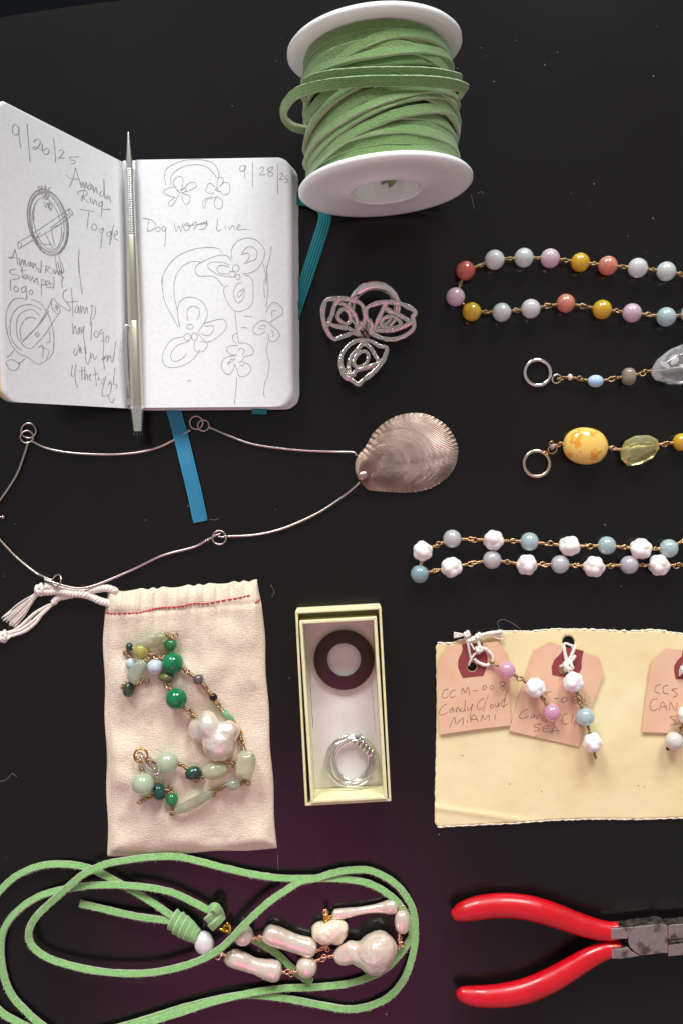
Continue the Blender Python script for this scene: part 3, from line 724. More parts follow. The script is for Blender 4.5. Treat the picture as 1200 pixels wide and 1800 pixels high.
wlink([(626, 800, .3), (620, 795, .15), (585, 794), (520, 791), (450, 782), (410, 769), (371, 752)])
wlink([(632, 848, .2), (605, 871), (560, 901), (500, 928), (450, 940), (397, 943)])
jring(345.5, 743, 11.5); jring(358, 748, 10, z=0.17, nrm=(0.1, 0.2, 1))
wlink([(333, 757), (309, 772), (280, 786), (245, 795), (200, 799), (150, 798), (110, 794), (80, 787), (58, 776)])
jring(51, 757, 13); jring(48, 768, 11, z=0.18, nrm=(0.1, 0.2, 1))
wlink([(50, 778), (43, 800), (28, 838), (0, 880), (-12, 895)])
wlink([(-12, 912), (0, 909), (6, 909)], 0.04, name='toggle_end')
e = MB(); ellipsoid(e, P(6, 909, 0.12), (0.09, 0.09, 0.09), (1, 0, 0), 12, 8); part('toggle_ball', e, SILVER_DK, sn)
wlink([(-10, 937), (0, 948), (30, 980), (62, 1006), (80, 1015, .2), (92, 1020, .3)])
jring(100, 1021, 11, z=0.42, nrm=(-0.5, 0.3, 0.8))
wlink([(78, 1018, .3), (98, 1025, .38), (115, 1030, .35), (140, 1034, .35), (170, 1028, .2), (230, 1003), (285, 977), (340, 962), (365, 949)])
jring(386, 945, 12)
wlink([(364, 950), (378, 942), (388, 938)], 0.045); wlink([(397, 943), (391, 944), (384, 943)], 0.04)
for x, y in ((371, 752), (58, 776), (333, 757), (50, 778), (366, 949), (397, 943), (80, 1017)):
    e = MB(); ellipsoid(e, P(x, y, 0.15 if y < 1000 else 0.4), (0.075, 0.07, 0.07), (1, 0, 0), 12, 8); part('solder_joint', e, SILVER_DK, sn)

# ================================================================ beads
def stone(name, col, var=None, sss=0.75, rough=0.30, srad=0.007, **k): return mat(name, col, rough, var=var, sss=sss, srad=srad, trans=k.pop('trans', 0.42), coat=1.0, **k)
WHITE_J = stone('milky_white_stone', (254, 253, 249), ((248, 249, 246), 120, 0.4, 0.7))
MINT_J = stone('pale_mint_stone', (238, 247, 242), ((228, 240, 234), 120, 0.4, 0.7))
PINK_J = stone('pale_pink_stone', (252, 216, 230), ((247, 205, 222), 120, 0.4, 0.7))
YEL_J = stone('yellow_stone', (255, 206, 44), ((250, 190, 26), 140, 0.4, 0.7))
COR_J = stone('coral_stone', (250, 164, 140), ((240, 142, 118), 130, 0.35, 0.7))
RED_J = stone('coral_red_stone', (224, 112, 94), ((204, 86, 72), 130, 0.35, 0.7))
AQUA_J = stone('aqua_stone', (208, 234, 237), ((192, 226, 231), 130, 0.4, 0.7))
AQUA_D = stone('deep_aqua_stone', (170, 204, 213), ((156, 193, 204), 130, 0.4, 0.7))
SMOKE_J = stone('grey_stone', (232, 231, 232), ((220, 220, 223), 130, 0.4, 0.7))
LAV_J = stone('pale_lavender_stone', (226, 222, 228), ((212, 208, 216), 130, 0.4, 0.7))
ROSEW = mat('white_carved_shell', (246, 240, 234), 0.35, sss=0.35, srad=0.002)
ROSEP = mat('white_glazed_rose', (246, 244, 242), 0.16, sss=0.35, srad=0.002)

def coil(mb, a, b, R, r, turns, seed=0):
    ax_, s, u = frame(b - a); n = int(turns * 9) + 1; L = (b - a).length; pts = []
    for i in range(n + 1):
        t = i / n; an = 2 * math.pi * turns * t + seed
        pts.append(a + ax_ * L * t + (s * math.cos(an) + u * math.sin(an)) * R)
    tube(mb, pts, r, 6)
def link(A, B, m, parent, zmin=0.06, r=0.032, seed=0, k=1.0):
    "wrapped wire between two beads: coil, loop, loop, coil"
    rn = random.Random(int(seed * 97 + A.x * 131 + B.y * 17))
    d = (B - A); L = d.length; ax_, s, u = frame(d); e = MB()
    if L < 0.16:
        tube(e, [A - ax_ * 0.06, A.lerp(B, 0.5) + u * 0.02, B + ax_ * 0.06], r * 1.6, 6); return part('wire_link', e, m, parent)
    ca, cb = A + ax_ * L * rn.uniform(0.24, 0.34), A + ax_ * L * rn.uniform(0.66, 0.76)
    coil(e, A - ax_ * 0.03, ca, 0.05 * k, r, max(2.2, L * 6.0), rn.uniform(0, 6)); coil(e, cb, B + ax_ * 0.03, 0.05 * k, r, max(2.2, L * 6.0), rn.uniform(0, 6))
    tube(e, [A - ax_ * 0.08, A, ca], r, 6); tube(e, [cb, B, B + ax_ * 0.08], r, 6)
    mid = rn.uniform(0.46, 0.54)
    lo = min(0.13, L * 0.17)
    off = s * rn.uniform(-0.04, 0.04)
    c1 = ca.lerp(A + ax_ * L * mid, 0.62) + off; c2 = cb.lerp(A + ax_ * L * mid, 0.62) - off
    t1 = rn.uniform(-0.5, 0.5); t2 = rn.uniform(0.7, 1.3) * rn.choice((-1, 1))
    torus(e, c1, lo, r, u * math.cos(t1) + s * math.sin(t1), 20, 6, ax=ax_, ell=0.78); torus(e, c2, lo, r, u * math.cos(t2) + s * math.sin(t2), 20, 6, ax=ax_, ell=0.8)
    return part('wire_link', e, m, parent)
def round_bead(x, y, rpx, m, parent, base=0.0, name='bead', axis=(1, 0, 0), sq=1.0):
    r = cm(rpx, base + 0.4); c = P(x, y, base + r)
    e = MB(); ellipsoid(e, c, (r * sq, r, r), axis, 28, 18); part(name, e, m, parent); return c, r
rose_bumps = []
for i in range(13):
    zz = 1 - 2 * (i + 0.5) / 13; a = i * 2.39996; q = math.sqrt(1 - zz * zz); rose_bumps.append(V(q * math.cos(a), q * math.sin(a), zz))
def rose_bead(x, y, rpx, parent, base=0.0, m=ROSEW, seed=0):
    r = cm(rpx, base + 0.4); c = P(x, y, base + r * 0.92)
    R = Matrix.Rotation(seed * 1.7, 3, 'Z') @ Matrix.Rotation(seed * 0.9 + 0.4, 3, 'X')
    bl = [(V(0, 0, 0), r * 0.80)] + [(R @ b * r * 0.52, r * (0.44 + 0.04 * math.sin(i * 2.1 + seed))) for i, b in enumerate(rose_bumps)]
    e = MB(); blob(e, c, bl, 44, 28, 0.0, k=28 / r * 0.35); part('rose_bead', e, m, parent); return c, r * 0.9
def strand(t, items, wire, zb=0.0, skip=()):
    prev = None
    for i, it in enumerate(items):
        x, y, r, m = it
        if m == 'rose': c, rr = rose_bead(x, y, r, t, zb, seed=i * 1.3 + x * 0.01)
        else: c, rr = round_bead(x, y, r, m, t, zb, axis=(1, 0.1 * math.sin(i), 0))
        if prev is not None and i not in skip:
            d = (c - prev[0]).normalized(); link(prev[0] + d * prev[1] * 0.97, c - d * rr * 0.97, wire, t, seed=i)
        prev = (c, rr)

cs = thing('bead_necklace', 'necklace of round pastel pink, yellow, coral, white and mint beads on brass wire', 'necklace', P(1000, 500, 0))
strand(cs, [(1222, 487, 17, RED_J), (1170, 477, 17, MINT_J), (1120, 471, 17.4, WHITE_J), (1067.5, 467, 17, COR_J), (1019, 461, 16.6, YEL_J), (966, 454, 17, PINK_J), (920, 453, 17, MINT_J), (868.5, 456.6, 17.4, WHITE_J), (817.7, 476, 17, RED_J), (800, 522, 16.6, PINK_J), (828.5, 548, 16.6, YEL_J),
            (881, 549, 16.6, MINT_J), (932, 542.6, 17, WHITE_J), (993.6, 533, 16.4, COR_J), (1057.5, 544, 17, YEL_J), (1110, 550, 16.8, PINK_J), (1170, 557, 17, AQUA_J), (1213, 552, 17, MINT_J)], BRASS)
rs = thing('bead_necklace', 'necklace of white carved rose beads alternating with aqua and grey round beads', 'necklace', P(960, 975, 0))
strand(rs, [(1224, 938, 18, 'rose'), (1174.5, 964, 16.5, AQUA_J), (1124.8, 965, 20.5, 'rose'), (1065.7, 958.8, 16.2, AQUA_J), (1000, 960, 20, 'rose'), (929.7, 952, 16.4, AQUA_J), (867.5, 949.7, 20, 'rose'), (794, 947, 16.2, SMOKE_J), (742, 969, 19, 'rose'), (737, 1009, 16.2, AQUA_D), (792.7, 997, 20, 'rose'),
            (864, 984, 16.4, SMOKE_J), (924.7, 993, 20, 'rose'), (983.5, 992, 16.4, SMOKE_J), (1043, 995.6, 20, 'rose'), (1105, 993, 16.4, LAV_J), (1157.8, 994, 20.5, 'rose'), (1222, 993, 16.4, SMOKE_J)], GOLD)

# ---------------------------------------------------------------- clear crystal strand with ring clasp
QUARTZ = mat('clear_quartz', (255, 255, 255), 0.03, trans=0.86, ior=1.54, bump=(160, 0.12, 0.0010))
def ringclasp(t, x, y, m, small, msmall):
    e = MB(); torus(e, P(x, y, 0.16), cm(22.6, .16), 0.082, (0.02, 0.03, 1), 56, 12); part('clasp_ring', e, m, t)
    e = MB(); torus(e, P(small[0], small[1], 0.2), cm(small[2], .2), 0.036, (0.2, -0.5, 1), 26, 8); part('jump_ring', e, msmall, t)
ck = thing('crystal_strand', 'silver ring with moonstone and smoky beads leading to a clear crystal', 'necklace', P(1060, 660, 0))
ringclasp(ck, 944, 655, SILVER, (977.5, 666, 8), SILVER)
def obead(t, x, y, ra, rb, m, axis=(1, 0, 0), zb=0.0, name='bead', wob=0.0, power=2.0, seed=0, flatten=1.0):
    a, b = cm(ra, zb + .3), cm(rb, zb + .3); c = P(x, y, zb + b * flatten)
    e = MB(); ellipsoid(e, c, (a, b, b * flatten), axis, 28, 18, wob, 2.5, power, seed=seed); part(name, e, m, t); return c
p1 = obead(ck, 1001, 663, 4.5, 6, mat('pink_seed_glass', (240, 214, 214), 0.15, sss=.4), (1, 0.05, 0), 0.12, 'seed_bead')
MOON = mat('opal_glass', (176, 208, 236), 0.08, sss=0.7, srad=0.004, var=((240, 226, 206), 110, 0.45, 0.62))
p2 = obead(ck, 1046, 670, 14, 11, MOON, (1, 0, 0), 0.0)
p3 = obead(ck, 1104, 662, 12, 15.5, mat('smoky_quartz', (176, 164, 146), 0.08, trans=0.35, sss=0.4, var=((120, 110, 96), 200, 0.5, 0.7)), (1, 0, 0), 0.0, power=2.5)
link(P(980, 666, .2), P(996, 663.5, .26), BRASS, ck); link(P(1006, 664, .26), P(1033, 669, .25), BRASS, ck); link(P(1060, 669, .26), P(1092, 663, .34), BRASS, ck, seed=2); link(P(1116, 659, .36), P(1146, 651, .40), BRASS, ck, seed=3)
bm = bmesh.new()
for x, y in ((970, 235), (1010, 170), (1100, 95), (1200, 55), (1290, 60), (1370, 110), (1400, 200), (1370, 290), (1290, 340), (1200, 337), (1110, 335), (1000, 320), (968, 275)):
    bm.verts.new(P(900 + x / 4, 590 + y / 4, 0.55))
for x, y, z in ((1060, 200, 1.0), (1180, 125, 1.15), (1300, 130, 1.1), (1170, 250, 1.12), (1300, 260, 1.05), (1050, 270, .95), (1060, 190, .12), (1200, 110, .04), (1320, 150, .06), (1300, 280, .06), (1150, 290, .04), (1040, 280, .14)):
    bm.verts.new(P(900 + x / 4, 590 + y / 4, z))
bmesh.ops.convex_hull(bm, input=list(bm.verts)); bmesh.ops.delete(bm, geom=[v for v in bm.verts if not v.link_faces], context='VERTS')
bmesh.ops.bevel(bm, geom=list(bm.edges), offset=0.06, segments=3, affect='EDGES', profile=0.5)
part('crystal_nugget', from_bm(MB(), bm), QUARTZ, ck)
e = MB(); rn = random.Random(8)
for k in range(5):
    q = P(1168 + k * 16, 648 - k * 3 + rn.uniform(-10, 10), .5 + rn.uniform(-.1, .25)); ellipsoid(e, q, (.22, .10, .015), V(1, rn.uniform(-.8, .8), rn.uniform(-.4, .4)), 10, 6, .4, 4, seed=k)
part('inclusion', e, mat('white_inclusion', (236, 236, 236), .5), ck)
e = MB(); tube(e, catmull([P(1142, 652, .44), P(1160, 651, .62), P(1200, 645, .62), P(1262, 640, .62)], 6), 0.035, 8); part('threading_wire', e, mat('pale_wire', (226, 222, 214), 0.3, 1.0), ck)

# ---------------------------------------------------------------- amber strand with ring clasp
am = thing('amber_strand', 'gold ring with an oval amber bead, a faceted citrine and a yellow bead', 'necklace', P(1060, 790, 0))
ringclasp(am, 942.5, 815, mat('champagne_silver', (220, 200, 172), 0.22, 1.0), (970, 790, 8), GOLD)
e = MB(); ellipsoid(e, P(970, 785, 0.34), (0.13, 0.13, 0.13), (1, 0, 0), 16, 10); part('bead', e, mat('clear_pink_glass', (226, 206, 200), 0.06, trans=0.5), am)
AMBER = mat('amber', (244, 204, 112), 0.08, sss=0.6, srad=0.004, var=((230, 166, 56), 260, 0.56, 0.62))
obead(am, 1028, 784, 39, 32.5, AMBER, (1, -0.12, 0), 0, 'amber_bead', flatten=0.72, power=2.15)
bm = bmesh.new(); rn = random.Random(5)
for x, y in ((790, 740), (860, 705), (960, 700), (1020, 730), (1032, 790), (990, 860), (900, 905), (810, 915), (765, 870), (755, 810)):
    bm.verts.new(P(900 + x / 4, 590 + y / 4, 0.42))
for x, y, z in ((830, 770, .8), (900, 745, .88), (970, 755, .82), (975, 810, .8), (900, 850, .86), (830, 860, .78), (830, 770, .06), (900, 745, .02), (970, 755, .06), (975, 810, .04), (900, 850, .02), (830, 860, .06), (885, 800, .94), (790, 810, .7)):
    bm.verts.new(P(900 + x / 4, 590 + y / 4, z))
bmesh.ops.convex_hull(bm, input=list(bm.verts)); bmesh.ops.delete(bm, geom=[v for v in bm.verts if not v.link_faces], context='VERTS')
part('citrine', from_bm(MB(), bm, 0, True), mat('citrine', (240, 234, 170), 0.03, trans=0.80, ior=1.55), am)
e = MB(); tube(e, [P(1091, 791, .42), P(1155, 782, .42)], 0.05, 8); part('threading_wire', e, mat('pale_gold_wire', (240, 226, 170), 0.3, 1.0), am)
round_bead(1197, 777, 15.6, YEL_J, am)
link(P(973, 783, .34), P(992, 779, .5), GOLD, am); link(P(1066, 786, .5), P(1092, 791, .42), GOLD, am, seed=1); link(P(1155, 782, .42), P(1183, 778, .40), GOLD, am, seed=2)
e = MB(); torus(e, P(958, 797, .26), 0.09, 0.034, (0.4, 0.3, 1), 20, 6); part('jump_ring', e, GOLD, am)
e = MB(); torus(e, P(968, 779, .40), 0.11, 0.03, (0.4, -0.6, .5), 20, 6); part('jump_ring', e, GOLD, am)

# ================================================================ muslin bag
def pw(tab, y):
    if y <= tab[0][0]: return tab[0][1]
    for (a, b), (c, d) in zip(tab, tab[1:]):
        if y <= c: return b + (d - b) * (y - a) / (c - a)
    return tab[-1][1]
BXL = [(1020, 194), (1045, 190), (1075, 184), (1120, 182.5), (1200, 184), (1350, 188), (1505, 190)]
BXR = [(1020, 452), (1040, 456), (1062, 461), (1120, 465), (1250, 472), (1400, 481), (1492, 486)]
def bag_edges(t): return
def bag_surf(x, y):
    k = F / (H - 0.35); px, py = CX + x * k, CY - y * k
    xl, xr = pw(BXL, py), pw(BXR, py)
    s = (px - xl) / max(1, xr - xl); yt = 1040 + (1020 - 1040) * s; yb = 1505 + (1492 - 1505) * s
    d = max(0.0, min(px - xl, xr - px, (py - yt) * 0.9, yb - py))
    z = 0.07 + 0.34 * (1 - math.exp(-d / 12.0))
    top = math.exp(-max(0, py - yt) / 42.0)
    z += top * (0.15 * math.sin(px * 0.24 + 1.3 * math.sin(px * 0.05)) + 0.07 * math.sin(px * 0.52 + 1)) * min(1, d / 6)
    hem = py - (yt + 40)
    z -= 0.06 * math.exp(-(hem / 3.0) ** 2)
    q = V(px * 0.010, py * 0.010, 3.1)
    z += (0.30 * noise.noise(q) + 0.16 * noise.noise(q * 2.3) + 0.020 * noise.noise(q * 6)) * min(1, d / 22)
    z += 0.05 * math.sin((px - 0.45 * (py - 1100)) * 0.055) * math.exp(-((py - 1120) / 70.0) ** 2) * min(1, d / 22)
    return max(0.05, z)
MUSLIN = mat('unbleached_muslin', (238, 223, 200), 0.92, var=((226, 208, 184), 1200, 0.4, 0.7), sheen=0.15)
def weave(m):
    nt, N, L = node_graph(m); b = N['Principled BSDF']; tc = N.new('ShaderNodeTexCoord'); outs = []
    mp = N.new('ShaderNodeMapping'); mp.inputs['Rotation'].default_value = (0, 0, 0.05); L.new(tc.outputs['Object'], mp.inputs['Vector'])
    for sc_ in ((380, 2100, 1), (2100, 380, 1)):
        mq = N.new('ShaderNodeMapping'); mq.inputs['Scale'].default_value = sc_; L.new(mp.outputs[0], mq.inputs['Vector'])
        w = N.new('ShaderNodeTexNoise'); w.inputs['Scale'].default_value = 1.0; w.inputs['Detail'].default_value = 2; L.new(mq.outputs[0], w.inputs['Vector']); outs.append(w)
    a = N.new('ShaderNodeMath'); a.operation = 'ADD'; L.new(outs[0].outputs['Fac'], a.inputs[0]); L.new(outs[1].outputs['Fac'], a.inputs[1])
    n = N.new('ShaderNodeTexNoise'); n.inputs['Scale'].default_value = 1400; L.new(tc.outputs['Object'], n.inputs['Vector'])
    a2 = N.new('ShaderNodeMath'); a2.operation = 'ADD'; L.new(a.outputs[0], a2.inputs[0]); L.new(n.outputs['Fac'], a2.inputs[1])
    u = N.new('ShaderNodeBump'); u.inputs['Strength'].default_value = 0.6; u.inputs['Distance'].default_value = 0.0004
    L.new(a2.outputs[0], u.inputs['Height']); L.new(u.outputs[0], b.inputs['Normal'])
weave(MUSLIN)
bag = thing('drawstring_bag', 'cream muslin drawstring bag with a red stitched hem, lying flat', 'bag', P(330, 1270, 0))
G = []
for j in range(121):
    t = j / 120; row = []
    for i in range(81):
        s = i / 80
        yl, yr = 1040 + (1505 - 1040) * t, 1020 + (1492 - 1020) * t
        py = yl + (yr - yl) * s + (1.6 * math.sin(s * 60 + 2 * math.sin(s * 21)) * (1 - t) ** 30) + (1.0 * math.sin(s * 17) * t ** 30)
        px = pw(BXL, py) + (pw(BXR, py) - pw(BXL, py)) * s + 1.2 * math.sin(t * 23) * ((1 - s) ** 20 - s ** 20)
        row.append(on(px, py, bag_surf))
    G.append(row)
part('bag_cloth', slab(MB(), G, lambda p: V(0, 0, 0.012 - p.z)), MUSLIN, bag)
st = [(184, 1076), (200, 1079), (225, 1078), (245, 1077), (262, 1073), (278, 1069), (295, 1068), (320, 1066), (340, 1061), (362, 1061), (390, 1056), (420, 1051), (441, 1046)]
for a, b in zip(catmull([V(x, y, 0) for x, y in st], 6)[::2], catmull([V(x, y, 0) for x, y in st], 6)[1::2]):
    b2 = b.lerp(a, -0.45)
    e = MB(); m_ = (a + b2) / 2
    tube(e, [on(a.x, a.y, bag_surf, -0.005), on(m_.x, m_.y, bag_surf, 0.03), on(b2.x, b2.y, bag_surf, -0.005)], 0.032, 6); part('hem_stitch', e, REDTHREAD, bag)
e = MB(); tube(e, [on(449, 1060, bag_surf, 0.0), on(453, 1057, bag_surf, 0.03), on(456, 1054, bag_surf, 0.0)], 0.03, 6); part('hem_stitch', e, REDTHREAD, bag)
def rope(name, pts, R, parent, plies=3, r=None, twist=0.42, m=COTTON, fuzz=0.0):
    c = catmull(pts, 12); T = tangents(c, False); L = 0.0; paths = [[] for _ in range(plies)]
    for i, p in enumerate(c):
        if i: L += (p - c[i - 1]).length
        _, s, u = frame(T[i])
        for k in range(plies):
            a = 2 * math.pi * (L / twist + k / plies)
            paths[k].append(p + (s * math.cos(a) + u * math.sin(a)) * R)
    e = MB()
    for q in paths: tube(e, q, r or R * 1.05, 7, rough=0.25)
    return part(name, e, m, parent)
rope('drawstring', [P(204, 1040, .10), P(197, 1036, .16), P(183, 1034, .2), P(161, 1038, .2), P(146, 1042, .2), P(128, 1041, .22), P(110, 1037, .24), P(92, 1032, .26), P(80, 1030, .3)], 0.085, bag)
rope('drawstring', [P(196, 1062, .10), P(189, 1060, .16), P(176, 1056, .2), P(161, 1049, .2), P(147, 1045, .34), P(125, 1043, .36), P(103, 1039, .28), P(86, 1040, .26), P(76, 1040, .26)], 0.085, bag)
rope('drawstring', [P(140, 1042, .16), P(121, 1047, .16), P(103, 1051, .16), P(94, 1060, .16)], 0.08, bag)
def kx(pts, z): return catmull([P(x / 5.4545, 980 + y / 5.4545, z) for x, y in pts], 8)
for ply in ([(515, 440), (430, 478), (330, 540), (240, 622), (150, 695), (60, 730)], [(515, 445), (420, 520), (330, 600), (220, 682), (130, 712), (60, 745)], [(500, 455), (400, 552), (350, 622), (250, 702), (130, 745), (60, 760)]):
    e = MB(); tube(e, kx(ply, 0.12 + 0.03 * len(e.v)), 0.075, 8, rough=0.3); part('unravelled_ply', e, COTTON, bag)
def knot(name, x, y, R, z, parent, m=COTTON, r=0.075, tilt=0.5):
    e = MB(); c = P(x, y, z); ellipsoid(e, c, (R * .8, R * .8, R * .7), (1, 0, 0), 16, 10, .1)
    for k, nrm in enumerate((V(1, tilt, 0.2), V(0.8, -0.4, 0.5), V(0.3, 1, 0.4), V(1, 0.1, -0.4))):
        torus(e, c + V(0.03 * k - .05, 0.02 * k - .02, 0.01), R * 0.92, r, nrm, 22, 8)
    return part(name, e, m, parent)
knot('knot', 72, 1037, 0.23, 0.26, bag); knot('knot', 8, 1119, 0.22, 0.24, bag)
e = MB(); rn = random.Random(11)
for k in range(34):
    a = k / 33; ex, ey = 20 + 130 * a + rn.uniform(-14, 14), 575 + 95 * a + rn.uniform(-24, 20)
    if k < 3: ex, ey = 40 + 20 * k, 560
    mx, my = (345 + ex) / 2 + rn.uniform(-26, 14) - (40 if k < 3 else 0), (370 + ey) / 2 + rn.uniform(-18, 18)
    tube(e, kx([(350 + rn.uniform(-16, 20), 350 + rn.uniform(-10, 20)), (mx, my), (ex, ey)], 0.10 + rn.uniform(0, .14)), 0.026, 5)
part('tassel', e, COTTON, bag)

# ================================================================ green gemstone bracelet on the bag
br = thing('gemstone_bracelet', 'green gemstone and baroque pearl bracelet on brass wire, lying on the muslin bag', 'bracelet', P(330, 1270, 0.35))
EMER = mat('emerald_stone', (14, 128, 82), 0.07, sss=0.35, srad=0.003, coat=0.3, var=((6, 104, 62), 150, 0.42, 0.68))
GGLASS = mat('green_glass', (70, 178, 110), 0.04, trans=0.65, ior=1.5)
LGREEN = stone('pale_green_aventurine', (214, 232, 202), ((200, 222, 186), 180, 0.4, 0.7), sss=0.7)
PREH = mat('prehnite', (236, 238, 206), 0.08, trans=0.6, sss=0.5, srad=0.004, var=((198, 204, 158), 150, 0.45, 0.68))
YGREEN = mat('yellow_green_stone', (226, 218, 128), 0.08, trans=0.55, sss=0.5, srad=0.003)
BLUEST = mat('pale_blue_stone', (200, 214, 218), 0.4, sss=0.3, var=((180, 198, 206), 500, 0.45, 0.62))
DKG = mat('dark_green_agate', (22, 66, 58), 0.10, var=((40, 88, 66), 200, 0.45, 0.7), coat=0.3)
MOSS = mat('moss_agate', (84, 98, 84), 0.2, var=((50, 66, 56), 260, 0.42, 0.65))
OLIVE = mat('olive_stone', (106, 112, 70), 0.15, sss=0.2, var=((84, 92, 56), 200, 0.4, 0.7))
ICE = mat('icy_prehnite', (240, 242, 222), 0.2, trans=0.75, sss=0.3, srad=0.004, var=((206, 212, 180), 120, 0.4, 0.7))
CLEARG = mat('clear_green_glass', (226, 238, 216), 0.05, trans=0.72, ior=1.5)
PEARL = mat('pearl', (234, 222, 208), 0.2, metal=0.35, sss=0.15, srad=0.002, coat=0.5, var=((226, 204, 190), 90, 0.38, 0.7), bump=(150, 0.22, 0.0010))
GPEARL = mat('grey_pearl', (112, 102, 98), 0.22, metal=0.4, coat=0.4)
def bz(x, y): 
    return on(x, y, bag_surf).z
def gb(x, y, ra, rb, m, ang=0, name='bead', up=0.0, wob=0.0, power=2.0, seed=0, fl_=1.0):
    return obead(br, x, y, ra, rb, m, (math.cos(math.radians(ang)), math.sin(math.radians(ang)), 0), bz(x, y) - 0.04 + up, name, wob, power, seed, fl_)
gb(267, 1126, 27, 12.5, PREH, 14, 'nugget', 0.0, 0.16, 2.3, 1); gb(300.3, 1133, 11.3, 11.3, GGLASS, 60, up=.05); gb(228, 1137, 6.5, 7.5, DKG, 0); gb(248, 1144, 13.5, 13.5, YGREEN, 0, up=.12)
gb(304, 1166, 19, 19, EMER, 20); gb(272.6, 1172, 15, 13.5, BLUEST, 10); gb(231, 1167, 10, 10, BLUEST, 0); gb(241, 1180, 22, 12.5, CLEARG, 58, 'faceted_bead', .25, 0.05, 2.6, 2)
gb(227, 1212, 13.5, 10.5, MOSS, 80, wob=.08, seed=3); gb(293, 1191, 14.5, 10.5, OLIVE, 0, power=1.6); gb(310.5, 1228.7, 18.8, 18.8, EMER, -30); gb(349, 1194, 8.5, 10, GPEARL, -45); gb(375.5, 1225.4, 7, 7.5, mat('black_glass', (12, 12, 12), 0.08), 20, wob=.1)
a_, b_ = on(391, 1250, bag_surf, .14), on(409, 1267, bag_surf, .14)
e = MB(); tube(e, [a_, a_.lerp(b_, .03), a_.lerp(b_, .97), b_], [0.10, 0.125, 0.125, 0.10], 12); part('tube_bead', e, mat('pale_green_glass', (150, 206, 152), 0.1, trans=0.5), br)
gb(421.5, 1287, 5, 5.8, mat('gold_bead', (222, 176, 104), 0.2, 1.0), 60)
z0 = bz(380, 1295) - 0.02; pcn = P(383, 1298, z0 + 0.5)
bl = [(P(385.5, 1308, z0 + .52) - pcn, .70), (P(382, 1296, z0 + .5) - pcn, .62), (P(387, 1317, z0 + .5) - pcn, .50), (P(367, 1277, z0 + .56) - pcn, .52), (P(365, 1262, z0 + .52) - pcn, .34), (P(351, 1287, z0 + .44) - pcn, .42), (P(344, 1277, z0 + .4) - pcn, .30), (P(402, 1284, z0 + .5) - pcn, .44), (P(396, 1292, z0 + .5) - pcn, .50), (P(411, 1286, z0 + .4) - pcn, .24)]
e = MB(); sblob(e, pcn, bl, 72, 44, 0.16, 0.06, 2.6); part('baroque_pearl', e, PEARL, br)
gb(431.5, 1344, 24, 17, PREH, 84, 'nugget', 0, .14, 2.8, 4); gb(411.5, 1379, 14, 10.5, CLEARG, 8); gb(378, 1355, 23, 15.5, PREH, 8, 'nugget', 0, .06, 2.0, 6)
gb(294.5, 1340, 19.2, 19.2, LGREEN, 10); gb(252, 1378, 19.4, 19.4, LGREEN, -60); gb(340, 1359, 14.5, 12, DKG, 25, wob=.08, seed=7); gb(280.4, 1392, 11.5, 15.5, DKG, 8, wob=.06, seed=8); gb(302.7, 1405, 12, 11, GGLASS, 85)
a_, b_ = on(306, 1427, bag_surf, .2), on(376, 1392, bag_surf, .2); mid_ = on(342, 1411, bag_surf, .2)
e = MB(); tube(e, catmull([a_, mid_, b_], 8), [0.12, 0.22, 0.24, 0.22, 0.2, 0.12], 12, rough=.2); part('icicle_bead', e, ICE, br)
gl = lambda x, y, u=.2: on(x, y, bag_surf, u)
GW = mat('bracelet_brass_wire', (186, 158, 120), 0.3, 1.0)
for k, (a, b) in enumerate((((292, 1114, .3), (305, 1123, .3)), ((297, 1143, .3), (288, 1155, .3)), ((262, 1150, .35), (286, 1158, .4)), ((235, 1140, .2), (241, 1143, .35)), ((220, 1146, .1), (232, 1160, .1)), ((215, 1208, .15), (222, 1202, .2)), ((240, 1205, .1), (252, 1196, .1)), ((253, 1162, .5), (262, 1158, .4)),
        ((322, 1174, .3), (341, 1189, .2)), ((355, 1201, .2), (371, 1220, .15)), ((378, 1232, .15), (392, 1250, .15)), ((409, 1267, .15), (420, 1282, .15)), ((422, 1292, .15), (430, 1322, .3)), ((290, 1199, .2), (302, 1214, .3)), ((322, 1243, .3), (345, 1260, .3)),
        ((434, 1366, .2), (425, 1378, .2)), ((398, 1380, .15), (374, 1394, .15)), ((305, 1430, .15), (303, 1416, .2)), ((304, 1394, .2), (291, 1388, .2)), ((270, 1398, .2), (250, 1408, .2)), ((258, 1336, .25), (276, 1340, .35)), ((313, 1341, .35), (331, 1352, .25)), ((346, 1370, .15), (356, 1366, .15)), ((396, 1336, .4), (408, 1342, .2)), ((250, 1352, .2), (252, 1360, .3)))):
    link(gl(*a), gl(*b), GW, br, seed=k, r=0.036, k=1.25)
for x, y in ((309, 1117), (270, 1398), (246, 1410), (413, 1342), (436, 1376), (376, 1396), (303, 1430), (300, 1385), (345, 1372), (259, 1198), (222, 1148), (340, 1258), (412, 1345)):
    e = MB(); torus(e, gl(x, y, .16), 0.10, 0.032, (0.4 * math.sin(x), 0.4 * math.cos(y), 0.8), 20, 6); part('wire_loop', e, GW, br)
e = MB(); torus(e, gl(248, 1328, .30), cm(11.5, .6), 0.045, (0.1, 0.25, 1), 32, 8); part('clasp_ring', e, mat('brass_ring', (196, 152, 84), 0.24, 1.0), br)
e = MB(); torus(e, gl(246, 1330, .36), cm(7, .6), 0.035, (0.5, 0.35, .6), 26, 8); part('clasp_ring', e, GOLD, br)
e = MB(); torus(e, gl(264, 1345, .25), cm(21, .6), 0.06, (0.25, 0.2, 1), 40, 10, ax=(0.72, -0.70, 0), ell=0.42); part('clasp', e, SILVER, br)
e = MB(); torus(e, gl(261, 1341, .33), cm(16, .6), 0.05, (0.55, 0.45, .7), 40, 10, ax=(0.72, -0.70, 0), ell=0.35); part('clasp', e, SILVER, br)

